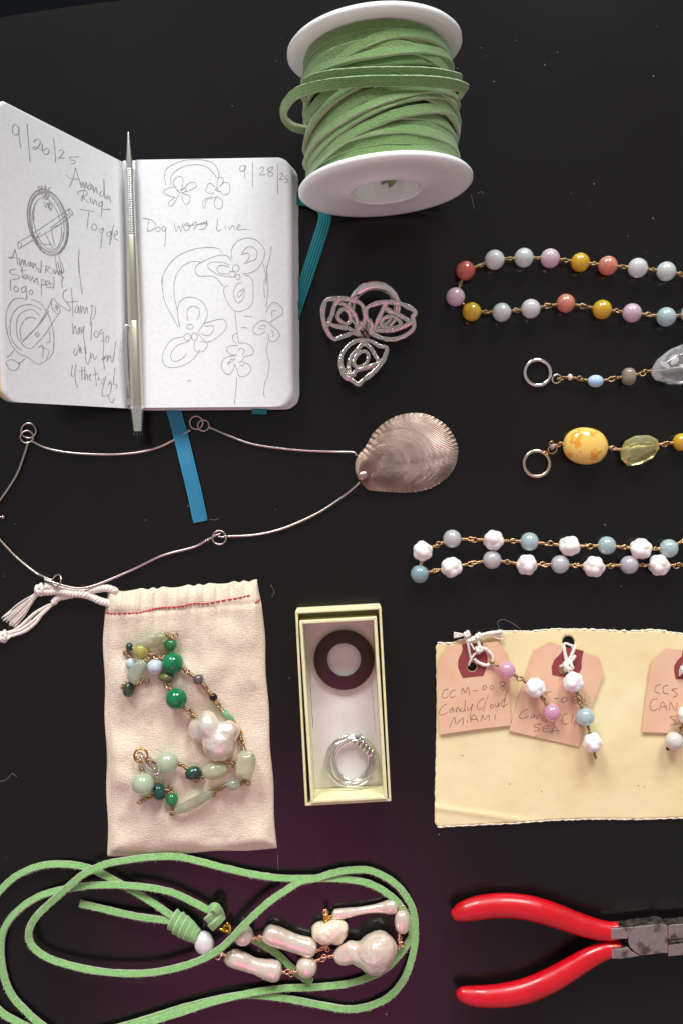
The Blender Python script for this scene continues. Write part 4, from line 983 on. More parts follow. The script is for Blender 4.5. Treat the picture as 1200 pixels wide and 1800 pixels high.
# ================================================================ card box: lid turned up as a tray, box nested in it
def open_box(t, quad, z0, z1, th, floor_t, wall_m, floor_m, bev=0.03):
    O = [P(x, y, z1) for x, y in quad]; n = 4; c = sum(O, V(0, 0, 0)) / 4
    I = []
    for i in range(n):
        a, b, d = O[i - 1], O[i], O[(i + 1) % n]
        e1 = (b - a).normalized(); e2 = (d - b).normalized(); n1 = V(e1.y, -e1.x, 0); n2 = V(e2.y, -e2.x, 0)
        if n1.dot(c - b) < 0: n1, n2 = -n1, -n2
        I.append(b + (n1 + n2) * th / (1 + n1.dot(n2)))
    for i in range(n):
        j = (i + 1) % n; o1, o2, i2, i1 = O[i], O[j], I[j], I[i]
        m = (o1 + o2) / 2
        e = MB(); prism(e, [o1, o2, i2, i1], z0, bev, 2); part('wall', e, wall_m, t)
    fl_ = [V(p.x, p.y, z0 + floor_t) for p in [I[i].lerp(c, 0.004) for i in range(4)]]
    e = MB(); prism(e, fl_, z0 + 0.004); part('floor_panel', e, floor_m, t)
bxl = thing('box_lid', 'pale yellow card box lid, upturned with the ring box nested inside', 'lid', P(602, 1245, 0))
open_box(bxl, [(519, 1075), (669.5, 1067), (687, 1408.5), (536.5, 1417)], 0.0, 1.72, 0.10, 0.08, CARD, CARD)
bx = thing('ring_box', 'small narrow yellow card box with white lining, holding two rings', 'box', P(602, 1245, 0.09))
open_box(bx, [(526, 1092), (661.5, 1084.5), (680.5, 1405), (546.5, 1412.5)], 0.09, 1.86, 0.13, 0.10, CARD, CARD_IN)
# marks left on the lining, and the loose paper edge at its foot
BFZ = 0.19
for a, b, w in (((204, 575), (232, 1065), .035), ((704, 680), (735, 1090), .02)):
    p, q = P(500 + a[0] / 4.614, 1050 + a[1] / 4.614, BFZ + .006), P(500 + b[0] / 4.614, 1050 + b[1] / 4.614, BFZ + .006)
    e = MB(); L_ = [p.lerp(q, k / 24) + V(.02 * noise.noise(V(k * .4, p.x, 0)), 0, 0) for k in range(25)]
    vs = []
    for k, r_ in enumerate(L_): ww = w * (0.5 + 0.8 * abs(noise.noise(V(k * .7, p.x, 2)))); vs += [r_ - V(ww / 2, 0, 0), r_ + V(ww / 2, 0, 0)]
    e.add(vs, [[2 * k, 2 * k + 1, 2 * k + 3, 2 * k + 2] for k in range(24)]); part('lining_crease', e, mat('crease_mark', (140, 124, 122), .9), bx)
mr = thing('flat_ring', 'wide flat dark maroon ring lying in the card box', 'ring', P(605, 1160, BFZ))
zc = 0.45; cR = P(604.5, 1160.5, zc); ro, ri = cm(53, zc), cm(29.5, zc)
part('ring_body', lathe(MB(), [(0, ri + .03), (0, ro - .05), (-.03, ro - .01), (-.07, ro), (BFZ + .004 - zc, ro - .02), (BFZ + .004 - zc, ri), (-.04, ri)], cR, (0, 0, 1), 128), MAROON, mr)
wr = thing('wire_ring', 'silver ring of several loose wires bound together by a coil, in the card box', 'ring', P(618, 1335, BFZ))
RS = mat('sterling_wire', (222, 220, 220), 0.18, 1.0)
for k, (dx, dy, R, tz, nx, ny) in enumerate(((-3, 0, 43, .32, .02, .04), (-8, 3, 38, .44, .18, -.06), (5, -2, 38, .58, -.12, .12), (1, 5, 42, .66, .12, .16), (8, 3, 38, .42, -.14, -.10))):
    e = MB(); torus(e, P(618.5 + dx, 1335.5 + dy, tz), cm(R, tz), 0.048, (nx, ny, 1), 64, 10, ell=0.97 + .02 * (k % 3)); part('wire_hoop', e, RS, wr)
for k in range(5):
    t = k / 4; x, y = 628 + 26 * t, 1299 + 24 * t
    d = V(1, -0.75 + .1 * k, 0); e = MB(); torus(e, P(x, y, .48), .23 - .008 * k, 0.055, V(0.75, -0.62 + .06 * k, .12 * (k - 2)), 30, 8); part('binding_coil', e, RS, wr)
e = MB(); tube(e, catmull([P(624, 1294, .5), P(636, 1296, .74), P(648, 1306, .76), P(654, 1316, .6), P(650, 1327, .5)], 8), .055, 8); part('binding_coil', e, RS, wr)

# ================================================================ manila sheet
def sheet_surf(x, y):
    k = F / H; px, py = CX + x * k, CY - y * k
    z = 0.12 + 0.025 * math.sin(px * .021 + py * .007) * math.sin(py * .012 + 1) + 0.03 * noise.noise(V(px * .008, py * .008, 7)) + 0.015 * noise.noise(V(px * .03, py * .03, 7))
    z += 0.20 * math.exp(-((px - 790) / 60.0) ** 2) * math.exp(-max(0, py - 1112) / 20.0)
    z += 0.05 * math.exp(-((py - 1420 - (px - 780) * .15) / 5.0) ** 2) * (1 if px < 900 else math.exp(-(px - 900) / 60))
    return z
ms = thing('manila_sheet', 'torn pale yellow manila paper sheet with punched holes, under the price tags', 'paper', P(990, 1280, 0))
TOPY = [(700, 1130), (765, 1130), (790, 1131), (815, 1124), (850, 1116), (875, 1110), (930, 1110), (975, 1106), (1040, 1107), (1105, 1110), (1150, 1107), (1200, 1115), (1320, 1122)]
BOTY = [(700, 1454), (775, 1453), (850, 1449), (900, 1447), (960, 1442), (1040, 1439), (1120, 1440), (1200, 1437), (1320, 1436)]
G = []; NX, NY = 150, 90; xs = [765 + 540 * i / NX for i in range(NX + 1)]
for j in range(NY + 1):
    t = j / NY; row = []
    for i, x0 in enumerate(xs):
        s = i / NX
        lx = 765 + 1.6 * math.sin(t * 5) + (5 * max(0, 1 - t * 60) + 5 * max(0, 1 - (1 - t) * 60)) + 1.0 * noise.noise(V(t * 30, 0, 4))
        px = lx + (1305 - lx) * s
        jag = lambda q: 1.5 * noise.noise(V(px * .11, q, 0)) + 0.9 * noise.noise(V(px * .4, q, 3)) + .6 * noise.noise(V(px * 1.1, q, 5))
        yt, yb = pw(TOPY, px) + jag(1), pw(BOTY, px) + jag(9)
        row.append(on(px, yt + (yb - yt) * t, sheet_surf))
    G.append(row)
HC, HR = [on(998, 1129, sheet_surf), on(829, 1172, sheet_surf)], [0.275, 0.20]
e = MB(); R_, C_ = NY + 1, NX + 1
flatG = [p for row in G for p in row]
keep = []
for j in range(NY):
    for i in range(NX):
        q = [j * C_ + i, j * C_ + i + 1, (j + 1) * C_ + i + 1, (j + 1) * C_ + i]
        ctr = sum((flatG[k] for k in q), V(0, 0, 0)) / 4
        if all((ctr.xy - h.xy).length > r for h, r in zip(HC, HR)): keep.append(q)
use = {}
for q in keep:
    for a, b in zip(q, q[1:] + q[:1]): use[(min(a, b), max(a, b))] = use.get((min(a, b), max(a, b)), 0) + 1
for (a, b), n in use.items():
    if n == 1:
        for k in (a, b):
            for h, r in zip(HC, HR):
                d = flatG[k].xy - h.xy
                if d.length < r * 1.8: d = d.normalized() * r; flatG[k].x, flatG[k].y = h.x + d.x, h.y + d.y
nV = len(flatG); fs = [q for q in keep] + [[nV + k for k in reversed(q)] for q in keep]; mi = [0] * len(fs)
for (a, b), n in use.items():
    if n == 1: fs.append([a, b, nV + b, nV + a]); mi.append(1)
e.add(flatG + [p + V(0, 0, -.05) for p in flatG], fs, mi); part('paper', e, [MANILA, TORN], ms)
# the pale torn fibres along the top and bottom edges
for nm, tab, sg in (('torn_edge', TOPY, -1), ('torn_edge', BOTY, 1)):
    pts = []; rr = []
    for k in range(230):
        px = 768 + 530 * k / 229; py = pw(tab, px) + 1.5 * noise.noise(V(px * .11, 1 if sg < 0 else 9, 0)) + .9 * noise.noise(V(px * .4, 1 if sg < 0 else 9, 3)) + .6 * noise.noise(V(px * 1.1, 1 if sg < 0 else 9, 5))
        pts.append(on(px, py + .3 * sg, sheet_surf, -.02)); rr.append(0.035 + 0.03 * noise.noise(V(k * .3, sg, 0)))
    e = MB(); tube(e, pts, rr, 6, rough=.4); part(nm, e, TORN, ms)
for x, y in ((895, 1378), (951, 1391), (1121, 1381), (1132, 1383), (812, 1328)):
    e = MB(); ellipsoid(e, on(x, y, sheet_surf, .004), (.03, .022, .008), (1, .3, 0), 8, 5); part('fleck', e, mat('paper_fleck', (120, 96, 60), .9), ms)

# ================================================================ tags
EO, ES = (750, 1090), 5.217; FO2, FS2 = (880, 1100), 3.75
def tag(outline, org, s, z, patchpoly, hole, hr, label, tl):
    surf = lambda x, y: z + tl[0] * (x - 8) + tl[1] * (y + 8)
    pts = [on(org[0] + x / s, org[1] + y / s, surf) for x, y in outline]
    c = sum(pts, V(0, 0, 0)) / len(pts); t = thing('price_tag', label, 'tag', V(c.x, c.y, 0.2), 'pink paper price tags')
    hc = on(org[0] + hole[0] / s, org[1] + hole[1] / s, surf); hp = [hc + V(hr * math.cos(a * math.pi / 12), hr * math.sin(a * math.pi / 12), 0) for a in range(24)]
    hp = [V(p.x, p.y, surf(p.x, p.y)) for p in hp]
    e = MB(); prism(e, pts, -0.035, holes=[hp]); part('tag_paper', e, TAG, t)
    pp = catmull([V(x, y, 0) for x, y in patchpoly], 1, True)
    pp = [on(org[0] + q.x / s, org[1] + q.y / s, surf, .012) for q in pp]
    hp2 = [V(hc.x + (p.x - hc.x) * 1.04, hc.y + (p.y - hc.y) * 1.04, surf(p.x, p.y) + .012) for p in hp]
    e = MB(); prism(e, pp, -0.010, holes=[hp2]); part('reinforcement_patch', e, TAGRED, t)
    return t, surf
t1, s1 = tag([(112, 340), (185, 232), (650, 197), (745, 322), (752, 600), (766, 965), (440, 1003), (115, 1050), (98, 800), (86, 560)], EO, ES, 0.27,
    [(318, 222), (510, 208), (512, 235), (528, 280), (550, 330), (556, 375), (540, 440), (516, 510), (325, 530), (300, 475), (282, 425), (284, 370), (300, 330), (316, 300), (324, 262)], (410, 425), 0.225, 'leftmost pink price tag, handwritten CCM-008 Candy Cloud Miami', (0.0, 0.02))
t2, s2_ = tag([(210, 165), (315, 104), (645, 205), (677, 315), (590, 555), (510, 797), (280, 745), (52, 692), (130, 430)], FO2, FS2, 0.25,
    [(410, 135), (543, 165), (535, 200), (530, 240), (530, 280), (505, 330), (490, 350), (420, 340), (337, 325), (332, 270), (350, 225), (385, 190), (405, 165)], (410, 280), 0.225, 'slanted pink price tag, handwritten Candy and SEA, second from the left', (0.0, 0.015))
t3, s3 = tag([(990, 228), (1085, 147), (1290, 170), (1345, 260), (1340, 480), (1325, 720), (1130, 708), (927, 700), (955, 470)], FO2, FS2, 0.26,
    [(1198, 160), (1265, 168), (1262, 210), (1285, 260), (1280, 300), (1250, 352), (1150, 352), (1140, 300), (1140, 265), (1160, 230), (1190, 200)], (1215, 275), 0.225, 'pink price tag cut off by the right edge of the picture', (0.0, 0.012))
write('handwriting', ['195,635 160,640 135,690 150,715 190,705', '260,640 225,650 205,690 225,710 262,695', '315,675 325,625 350,665 375,615 388,685', '420,650 440,647 460,645', '520,600 505,625 520,640 545,615 525,598 515,610', '590,595 575,620 590,638 610,615 590,595', '700,565 660,575 690,605 715,620 690,640 670,620 715,590 705,565',
    '180,770 140,790 112,840 130,872 190,845', '235,800 205,830 220,845 240,810 245,845', '265,800 265,845 285,800 300,840', '325,805 305,825 325,840 345,810 350,735 345,820 350,840', '365,790 375,830 410,790 415,770 400,850 395,910', '525,715 480,745 455,795 475,820 510,800', '560,690 530,770 515,838', '590,770 575,795 595,805 610,785 590,770', '625,760 630,795 650,785 655,755 660,790', '725,720 690,740 680,775 700,795 735,765', '735,640 715,710 700,800',
    '205,985 250,890 265,950 330,895 325,965', '365,910 368,928 370,945', '375,875 378,880', '395,940 425,865 470,935', '405,915 460,905', '490,930 510,870 525,915 565,870 570,925', '625,865 622,890 620,920', '635,840 640,845'], EO, ES, s1, t1, 1.3, GRAPHITE2)
write('handwriting', ['330,435 290,440 300,455', '350,480 365,479 380,478', '415,470 395,490 415,505 440,480 415,470', '485,460 465,490 490,515 500,490 470,495', '510,490 555,490 515,530', '520,510 570,525', '175,550 140,565 120,600 140,612 180,595', '210,580 195,610 215,600 220,580 222,610', '235,585 235,615 255,585 265,615', '285,600 270,620 290,630 300,590 300,640', '440,575 410,590 400,625 420,650 445,640', '475,580 468,610 460,640', '490,625 480,650 500,650 490,625', '510,640 520,665 530,645 535,680', '360,610 350,630 345,660',
    '260,650 225,650 215,665 250,675 250,690 215,695', '320,660 280,665 278,695 315,700', '280,680 310,678', '325,710 355,665 380,715', '335,695 385,690', '220,735 232,728 240,725'], FO2, FS2, s2_, t2, 1.3, GRAPHITE2)
write('handwriting', ['1050,385 1020,400 1015,435 1050,445', '1100,390 1070,405 1070,440 1105,450', '1160,415 1125,420 1150,440 1160,460 1130,470', '1030,480 995,490 980,530 1000,560 1035,545', '1040,560 1065,500 1095,560', '1050,535 1090,530', '1110,560 1115,505 1150,560 1160,505', '1140,595 1110,600 1140,625 1150,645 1115,655', '1160,655 1190,600 1200,650'], FO2, FS2, s3, t3, 1.3, GRAPHITE2)
# cotton ties
def ez(pts): return catmull([P(EO[0] + x / ES, EO[1] + y / ES, z) for x, y, z in pts], 8)
def string(pts, parent, r=0.055):
    e = MB(); tube(e, pts, r, 7, rough=.3); return part('tie_string', e, COTTON, parent)
string(ez([(380, 415, .22), (400, 370, .34), (430, 320, .42), (470, 290, .46), (485, 270, .46)]), t1)
string(ez([(400, 350, .30), (385, 280, .40), (372, 210, .46), (355, 160, .42), (345, 135, .38)]), t1)
string(ez([(435, 275, .45), (405, 225, .45), (370, 175, .44), (350, 140, .42)]), t1, .045)
string(ez([(480, 300, .44), (478, 240, .46), (465, 180, .45), (455, 165, .44)]), t1, .07)
string(ez([(490, 255, .46), (540, 270, .44), (590, 320, .40), (600, 370, .38), (570, 408, .36), (520, 410, .36), (465, 385, .38), (430, 355, .38)]), t1, .075)
string(ez([(365, 190, .44), (420, 180, .44), (470, 150, .44), (540, 128, .40), (620, 115, .36), (680, 105, .34)]), t1, .09)
for k in range(5): string(ez([(560, 125, .40), (630, 122 + 4 * k, .36), (690, 92 + 14 * k, .32)]), t1, .03)
string(ez([(600, 150, .36), (650, 170, .32), (700, 172, .30)]), t1, .03)
for k in range(6): string(ez([(350, 135, .42), (300, 125 + 5 * k, .36), (245, 115 + 9 * k, .30)]), t1, .035)
knot('knot', EO[0] + 365 / ES, EO[1] + 135 / ES, 0.13, .42, t1, r=.05); knot('knot', EO[0] + 475 / ES, EO[1] + 272 / ES, 0.15, .46, t1, r=.055); knot('knot', EO[0] + 470 / ES, EO[1] + 150 / ES, 0.12, .44, t1, r=.05)
def fz(pts): return catmull([P(FO2[0] + x / FS2, FO2[1] + y / FS2, z) for x, y, z in pts], 8)
string(fz([(410, 125, .16), (414, 150, .32), (422, 190, .36), (430, 230, .40), (435, 255, .42)]), t2, .075)
string(fz([(488, 135, .16), (480, 155, .32), (462, 195, .36), (448, 235, .40), (440, 255, .42)]), t2, .075)
string(fz([(405, 128, .22), (425, 118, .26), (445, 122, .28), (470, 132, .26), (490, 140, .22)]), t2, .06)
string(fz([(440, 250, .42), (470, 225, .40), (490, 195, .38)]), t2, .07)
string(fz([(440, 250, .42), (455, 215, .42), (470, 200, .40)]), t2, .06)
knot('knot', FO2[0] + 440 / FS2, FO2[1] + 268 / FS2, 0.22, .42, t2, r=.07)
string(fz([(390, 268, .24), (405, 262, .32), (425, 268, .40)]), t2, .07)
for k in range(4): string(fz([(1175, 330 - 12 * k, .30), (1195, 300 - 6 * k, .36), (1240, 290, .34)]), t3, .05)
knot('knot', FO2[0] + 1206 / FS2, FO2[1] + 290 / FS2, 0.16, .38, t3, r=.06)

# ================================================================ bead dangles tied to the tags
def dangle(label, items, base, tail, start):
    t = thing('bead_dangle', label, 'charm', P(items[0][0], items[0][1], base), 'bead dangles on the tags')
    prev = None
    for i, (x, y, r, m) in enumerate(items):
        c, rr = rose_bead(x, y, r, t, base, ROSEP, seed=i * 2.1 + x * .02) if m == 'rose' else round_bead(x, y, r, m, t, base)
        if prev: d = (c - prev[0]).normalized(); link(prev[0] + d * prev[1] * .97, c - d * rr * .97, BRASS, t, seed=i)
        elif start: d = (P(*start) - c).normalized(); link(P(*start), c + d * rr * .97, BRASS, t, seed=9)
        prev = (c, rr)
    if tail:
        q = P(*tail); d = (q - prev[0]).normalized(); e = MB(); coil(e, prev[0] + d * prev[1] * .95, q, .045, .03, 3); tube(e, [prev[0], q], .03, 6); ellipsoid(e, q, (.06, .06, .06), (1, 0, 0), 10, 6); part('wire_tail', e, BRASS, t)
    return t
PINK_B = stone('candy_pink_stone', (252, 190, 218), ((246, 176, 208), 120, .4, .7))
dangle('pink bead, white rose bead and pink bead dangling from the leftmost tag', [(889.5, 1178, 15.8, PINK_B), (939.8, 1208.5, 19, 'rose'), (969.5, 1252, 15.8, PINK_B)], .26, None, (862, 1164, .42))
dangle('white rose beads above and below an aqua bead, hanging over the slanted tag', [(1006.7, 1198.7, 19.5, 'rose'), (1027.5, 1260, 16.2, AQUA_J), (1041, 1306, 18.8, 'rose')], .26, (1046, 1332, .3), None)
d3 = dangle('white rose bead and milky clear bead hanging from the tag at the right edge', [(1208, 1256, 19, 'rose'), (1184, 1302.7, 16, mat('milky_quartz', (228, 224, 218), .08, sss=.6, trans=.2, srad=.004))], .22, None, None)
e = MB(); ellipsoid(e, P(1173, 1316, .34), (.085, .085, .085), (1, 0, 0), 14, 9); part('head_pin', e, mat('dark_pin', (92, 74, 62), .3, 1.0), d3)

# ================================================================ suede and pearl necklace
pn = thing('pearl_necklace', 'light green suede cord necklace with knots and baroque pearls', 'necklace', P(370, 1650, 0))
def lace(pts, name='suede_cord', w=0.29, h=0.14, nrm=V(0, 0.25, 1), closed=False, sub=8):
    c = catmull([P(x, y, z) for x, y, z in pts], sub)
    e = MB(); strap(e, c, w, h, nrm, jit=0.10, seed=pts[0][0] * .1); o = part(name, e, [LACE, LACE_E], pn)
    return c
UPN = V(0, 0.35, 1)
laces = []
# outermost loop, from the large knot round the left
laces.append(lace([(318, 1620, .55), (300, 1608, .5), (260, 1581, .42), (217, 1556, .45), (180, 1536, .42), (153, 1525, .35), (117, 1519, .3), (77, 1521, .25), (40, 1534, .22), (10, 1556, .22), (-25, 1600, .2), (-50, 1660, .2), (-38, 1730, .2), (0, 1776, .22), (22, 1791, .22), (60, 1808, .22), (120, 1822, .25), (190, 1810, .3), (250, 1794, .32), (320, 1772, .30), (380, 1757, .28), (430, 1749, .22), (480, 1752, .2), (530, 1760, .2), (576, 1769, .2), (616, 1774, .2), (656, 1766, .22), (688, 1748, .25), (712, 1716, .28), (726, 1672, .30), (729, 1632, .30), (724, 1596, .32), (706, 1566, .34), (682, 1545, .34), (648, 1530, .32), (612, 1530, .32), (585, 1535, .36), (556, 1544, .42), (530, 1549, .55), (506, 1563, .75), (470, 1588, .95), (430, 1625, 1.05), (392, 1664, .95), (352, 1688, .85), (300, 1704, .75), (250, 1711, .70), (200, 1710, .66), (150, 1703, .6), (107, 1692, .55), (78, 1680, .52), (57, 1662, .52), (51, 1640, .55), (60, 1617, .58), (78, 1597, .62), (100, 1577, .72), (127, 1553, .82), (150, 1535, .82), (183, 1520, .75), (217, 1513, .5), (262, 1507, .35), (310, 1506, .3), (350, 1514, .3), (400, 1527, .32), (450, 1538, .34), (500, 1544, .36), (550, 1544, .36), (600, 1545, .30), (640, 1551, .3), (672, 1565, .3), (700, 1588, .3), (716, 1614, .3), (724, 1640, .28), (718, 1655, .2), (700, 1680, .18), (672, 1706, .2), (620, 1727, .2), (560, 1735, .22), (504, 1737, .24), (448, 1744, .32), (380, 1760, .46), (320, 1779, .5), (260, 1798, .5), (190, 1818, .4), (120, 1828, .3), (72, 1800, .3), (46, 1777, .26), (22, 1750, .24), (9, 1720, .22), (3, 1687, .22), (3, 1653, .24), (11, 1627, .28), (33, 1600, .32), (67, 1577, .38), (100, 1566, .42), (133, 1560, .55), (167, 1556, .55), (213, 1556, .62), (260, 1560, .6), (300, 1568, .52), (333, 1582, .5), (367, 1600, .5)], nrm=[V(0, .5, 1), V(0.2, .45, 1), V(-.1, .25, 1), V(.1, .55, 1), V(.5, .3, 1), V(.2, .45, 1), V(-.4, .4, 1), V(0, .6, 1), V(.2, .4, 1)], sub=7))
laces.append(lace([(318, 1622, .55), (296, 1618, .5), (255, 1613, .42), (217, 1606, .35), (180, 1597, .25), (141, 1588, .15)], 'cord_tail', nrm=V(0.1, .3, 1)))
laces.append(lace([(440, 1648, .1), (462, 1660, .12), (488, 1677, .12), (512, 1700, .12), (532, 1717, .12), (549, 1726, .25)], 'cord_tail', nrm=V(.2, .2, 1)))
# suede nap standing off the cord edges
e = MB(); rn = random.Random(21)
for c in laces:
    T = tangents(c, False)
    for i in range(1, len(c) - 1):
        for k in range(7):
            p = c[i].lerp(c[i + 1], rn.random()); s = T[i].cross(V(0, 0, 1)).normalized() * rn.choice((-1, 1))
            b0 = p + s * 0.13 + V(0, 0, rn.uniform(-.04, .09)); L_ = rn.uniform(.02, .075)
            tip = b0 + s * L_ + T[i] * rn.uniform(-.05, .05) + V(0, 0, rn.uniform(-.01, .05))
            q = T[i] * 0.012
            e.add([b0 - q, b0 + q, tip], [[0, 1, 2]])
nap = part('suede_nap', e, LACE_E, pn); nap['kind'] = 'stuff'
def wraps(cx, cy, dirx, diry, n, rad, z, step, w=0.40, name='cord_knot'):
    "turns of cord round an axis: the coil of a barrel knot"
    ax_ = (P(cx + dirx, cy + diry, z) - P(cx, cy, z)).normalized(); c0 = P(cx, cy, z); _, s, u = frame(ax_)
    for k in range(n):
        off = (k - (n - 1) / 2) * step; rr = rad(k) if callable(rad) else rad
        pts = []; nr = []
        for i in range(28):
            a = 2 * math.pi * i / 28
            d = s * math.cos(a) + u * math.sin(a) * .9
            pts.append(c0 + ax_ * (off + 0.10 * math.cos(a + .6)) + d * rr); nr.append(d + ax_ * 0.28)
        e = MB(); strap(e, pts, w * (1 - .04 * k), 0.14, nr + [nr[0]], closed=True, jit=.08, seed=k); part(name, e, [LACE, LACE_E], pn)
wraps(326, 1631, 0.78, 0.55, 5, lambda k: 0.36 + 0.04 * math.sin(k * 1.2) - (.05 if k == 4 else 0), .50, 0.26, 0.34)
e = MB(); ellipsoid(e, P(326, 1631, .46), (.62, .3, .28), V(.78, -.55, 0), 16, 10); part('knot_core', e, LACE, pn)
wraps(379, 1614, 0.45, 0.8, 2, 0.34, .50, 0.33, 0.34)
strapn = MB(); strap(strapn, catmull([P(368, 1601, .6), P(376, 1594, .85), P(384, 1600, .8), P(388, 1612, .6)], 6), .36, .14, V(0, .6, .6), jit=.08); part('cord_knot', strapn, [LACE, LACE_E], pn)
e = MB(); ellipsoid(e, P(379, 1614, .46), (.36, .28, .26), V(.45, -.8, 0), 16, 10); part('knot_core', e, LACE, pn)
GB_ = mat('bright_gold', (232, 184, 78), .18, 1.0)
e = MB(); tube(e, catmull([P(386, 1632, .42), P(396, 1637, .45), P(404, 1638, .42), P(404, 1628, .5), P(399, 1622, .6)], 6), .06, 8); torus(e, P(398, 1632, .52), .13, .045, (.4, .2, 1), 20, 6); torus(e, P(401, 1630, .46), .11, .04, (-.4, .5, .7), 20, 6); part('wire_bail', e, GB_, pn)
PW = mat('white_pearl', (232, 230, 228), .2, metal=.2, sss=.15, coat=.5, bump=(160, .2, .0008))
PP = mat('peach_pearl', (242, 228, 208), .12, metal=.36, sss=.12, coat=.5, var=((232, 206, 190), 110, .4, .7), bump=(140, .12, .0010))
PC = mat('cream_keshi', (240, 226, 200), .22, metal=.15, sss=.15, coat=.4, bump=(110, .35, .001))
def pe(x, y, ra, rb, m, ang=0, name='pearl', wob=.03, seed=0, power=2.0):
    return obead(pn, x, y, ra, rb, m, (math.cos(math.radians(ang)), math.sin(math.radians(ang)), 0), 0, name, wob, power, seed)
pe(359, 1658, 21, 17.5, PW, 105, wob=.05, seed=1); pe(428, 1644, 18, 18, PP, 0, seed=2); pe(539, 1700, 18.5, 18.5, PP, 30, seed=3); pe(706, 1620, 21, 13.5, PP, 92, wob=.04, seed=4, power=2.3)
def stick(pts, rads, m=PP, sq=.9):
    c = catmull([P(x, y, cm(max(rads), .4) * .95) for x, y in pts], 16); n = len(c)
    cap = lambda t: math.sqrt(max(0.0, 1 - (1 - min(1, min(t, 1 - t) / .10)) ** 2)) * .97 + .03
    rads = [max(r, sorted(rads)[2]) for r in rads]
    rr = [cm(lerpl(rads, i / (n - 1)), .4) * cap(i / (n - 1)) * (1 + .12 * noise.noise(c[i] * 1.7)) for i in range(n)]
    e = MB(); tube(e, c, rr, 22, sq=sq, rough=.05); part('stick_pearl', e, m, pn)
stick([(463, 1638), (470, 1641), (490, 1648), (512, 1656), (535, 1663), (550, 1668), (556, 1670)], [3, 13, 16.5, 17.5, 17, 15.5, 15.5, 17, 17.5, 16, 12, 3])
stick([(397, 1679), (404, 1683), (422, 1688), (445, 1697), (466, 1703), (486, 1708), (496, 1710)], [3, 10, 14, 16, 16.5, 15, 14, 15.5, 18.5, 18.5, 15, 3])
stick([(583, 1607), (590, 1607.5), (615, 1604), (645, 1599), (672, 1595.5), (688, 1594), (699, 1592.5)], [2, 7.5, 9, 9.5, 8.5, 7, 7, 7.5, 9, 12, 12.5, 11, 3])
kc = P(578, 1638, .42); e = MB()
sblob(e, kc, [(P(566, 1640, .40) - kc, .44), (P(575, 1640, .42) - kc, .46), (P(590, 1634, .40) - kc, .46), (P(598, 1631, .36) - kc, .34), (P(592, 1644, .36) - kc, .38), (P(560, 1636, .34) - kc, .32)], 60, 36, .14, .07, 2.6); part('keshi_pearl', e, PC, pn)
bc = P(648, 1675, .72); e = MB()
sblob(e, bc, [(P(660, 1674, .78) - bc, .80), (P(668, 1668, .76) - bc, .72), (P(657, 1684, .7) - bc, .70), (P(632, 1677, .62) - bc, .50), (P(607, 1678, .50) - bc, .44), (P(616, 1668, .58) - bc, .34), (P(600, 1680, .44) - bc, .36)], 80, 48, .16, .05, 2.4); part('baroque_pearl', e, PP, pn)
for k, (a, b) in enumerate((((446, 1651, .42), (464, 1646, .42)), ((381, 1676, .3), (398, 1680, .38)), ((494, 1709, .38), (524, 1709, .38)), ((551, 1690, .42), (588, 1679, .42)), ((556, 1672, .4), (574, 1662, .4)), ((573, 1668, .35), (577, 1652, .35)), ((574, 1614, .4), (586, 1609, .3)), ((573, 1622, .45), (573, 1602, .45)), ((697, 1593, .3), (709, 1593, .3)), ((706, 1599, .3), (707, 1594, .3)), ((701, 1641, .32), (702, 1658, .4)), ((703, 1662, .4), (692, 1670, .6)))):
    link(P(*a), P(*b), GB_ if 6 <= k <= 7 else ROSE, pn, seed=k, r=.035, k=1.2)
for x, y, z in ((570, 1682, .42), (512, 1713, .4), (572, 1604, .55), (706, 1660, .46), (575, 1669, .4), (384, 1682, .32)):
    e = MB(); torus(e, P(x, y, z), .11, .033, (.3 * math.sin(x), .3 * math.cos(x), .8), 22, 6); part('wire_loop', e, ROSE, pn)

# ================================================================ pliers
pl = thing('pliers', 'jewellery pliers with red dipped handles and worn steel jaws', 'pliers', P(1000, 1660, 0))
GO, GS = (780, 1540), 2.857
def handle(tab):
    pts = [P(GO[0] + x / GS, GO[1] + y / GS, z) for x, y, r, z in tab]; rad = [cm(r / GS, 0.8) for x, y, r, z in tab]
    c = catmull(pts, 8); n = len(c); e = MB()
    tube(e, c, [max(.02, lerpl(rad, i / (n - 1))) for i in range(n)], 24, sq=0.86, up=(0, 0.15, 1)); return part('handle_grip', e, RED, pl)
handle([(34, 190, 4, .60), (42, 189, 22, .60), (62, 188, 37, .60), (105, 176, 51, .60), (170, 160, 58, .60), (260, 149, 60, .62), (350, 150, 60, .65), (450, 166, 61, .68), (560, 199, 59, .72), (660, 236, 55, .76), (760, 266, 51, .80), (830, 277, 46, .82), (866, 274, 43, .82), (876, 273, 40, .82), (877, 273, 4, .82)])
handle([(58, 592, 4, .60), (66, 592, 20, .60), (90, 594, 38, .60), (150, 602, 50, .60), (230, 604, 54, .60), (330, 594, 58, .62), (430, 569, 60, .66), (540, 521, 58, .70), (640, 463, 54, .74), (730, 409, 50, .78), (810, 374, 43, .82), (868, 368, 39, .82), (879, 368, 36, .82), (880, 368, 4, .82)])
HO, HS = (1040, 1580), 7.5
def metal(name, poly, z1, z0, parent=pl, bev=.03, m=STEEL):
    e = MB(); prism(e, [P(HO[0] + x / HS, HO[1] + y / HS, z1) for x, y in poly], z0, bev, 2); return part(name, e, m, parent)
metal('handle_shank', [(250, 392), (350, 388), (548, 370), (505, 430), (478, 500), (468, 528), (350, 531), (250, 531)], 1.18, 0.45)
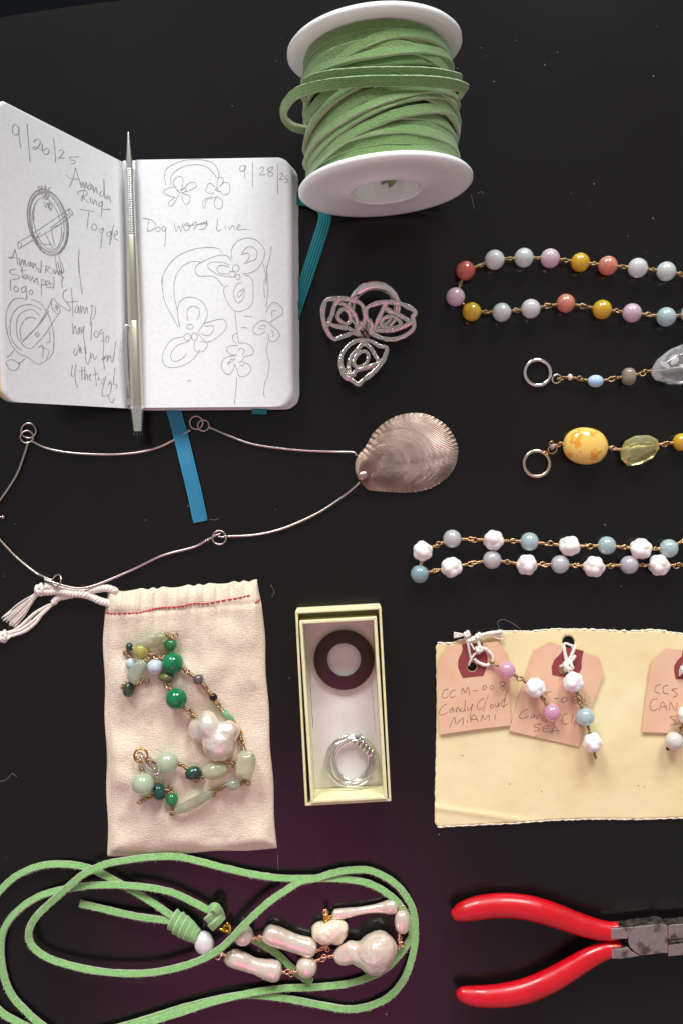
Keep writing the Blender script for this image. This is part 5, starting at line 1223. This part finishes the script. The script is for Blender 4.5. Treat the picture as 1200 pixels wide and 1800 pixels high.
metal('handle_shank', [(250, 668), (360, 657), (472, 640), (520, 690), (640, 752), (390, 794), (260, 790)], 1.18, 0.45)
jp = metal('joint_plate', [(556, 372), (780, 346), (900, 330), (960, 332), (992, 352), (1000, 420), (1000, 700), (985, 722), (940, 716), (880, 722), (650, 750), (560, 700), (500, 640), (474, 560), (482, 490), (510, 425)], 1.22, 0.42)
metal('jaw', [(1004, 352), (1100, 340), (1400, 318), (1700, 330), (1700, 470), (1400, 505), (1150, 528), (1004, 548)], 1.20, 0.48)
metal('jaw', [(1004, 612), (1150, 592), (1400, 570), (1700, 520), (1700, 660), (1400, 720), (1150, 748), (1004, 760)], 1.18, 0.48)
metal('jaw_step', [(1000, 556), (1200, 532), (1420, 515), (1420, 560), (1200, 588), (1000, 606)], 0.98, 0.5)
e = MB(); ellipsoid(e, P(1081, 1663.5, 1.05), (.10, .07, .07), (1, 0, 0), 12, 8, .2); part('vinyl_nick', e, mat('worn_vinyl', (206, 130, 96), .6), pl)

# ================================================================ lint on the table
lint = MB(); rn = random.Random(4)
for px in ([(0, 1374), (12, 1370), (22, 1360), (30, 1366)], [(877, 1106), (874, 1094), (884, 1089), (900, 1096), (914, 1106)], [(827, 342), (830, 355), (833, 368)], [(838, 340), (845, 337), (850, 341)], [(488, 1502), (489, 1518), (490, 1530)], [(368, 912), (378, 914), (385, 911)], [(476, 1028), (482, 1040), (478, 1050)]):
    tube(lint, catmull([P(x, y, .012) for x, y in px], 6), 0.004, 5)
for k in range(34):
    x, y = rn.uniform(0, 1200), rn.uniform(0, 1800)
    if rn.random() < .4: x, y = rn.uniform(780, 1200), rn.uniform(60, 420)
    r = rn.uniform(.006, .018) * (1.7 if rn.random() < .08 else 1)
    a = rn.uniform(0, 3.14); ellipsoid(lint, P(x, y, .006), (r * rn.uniform(1, 2.2), r, r * .6), (math.cos(a), math.sin(a), 0), 6, 4)
lo_ = part('table_lint', lint, mat('dust', (190, 188, 182), .9)); lo_['kind'] = 'stuff'; lo_['label'] = 'pale dust specks and lint hairs scattered on the black table'; lo_['category'] = 'dust'
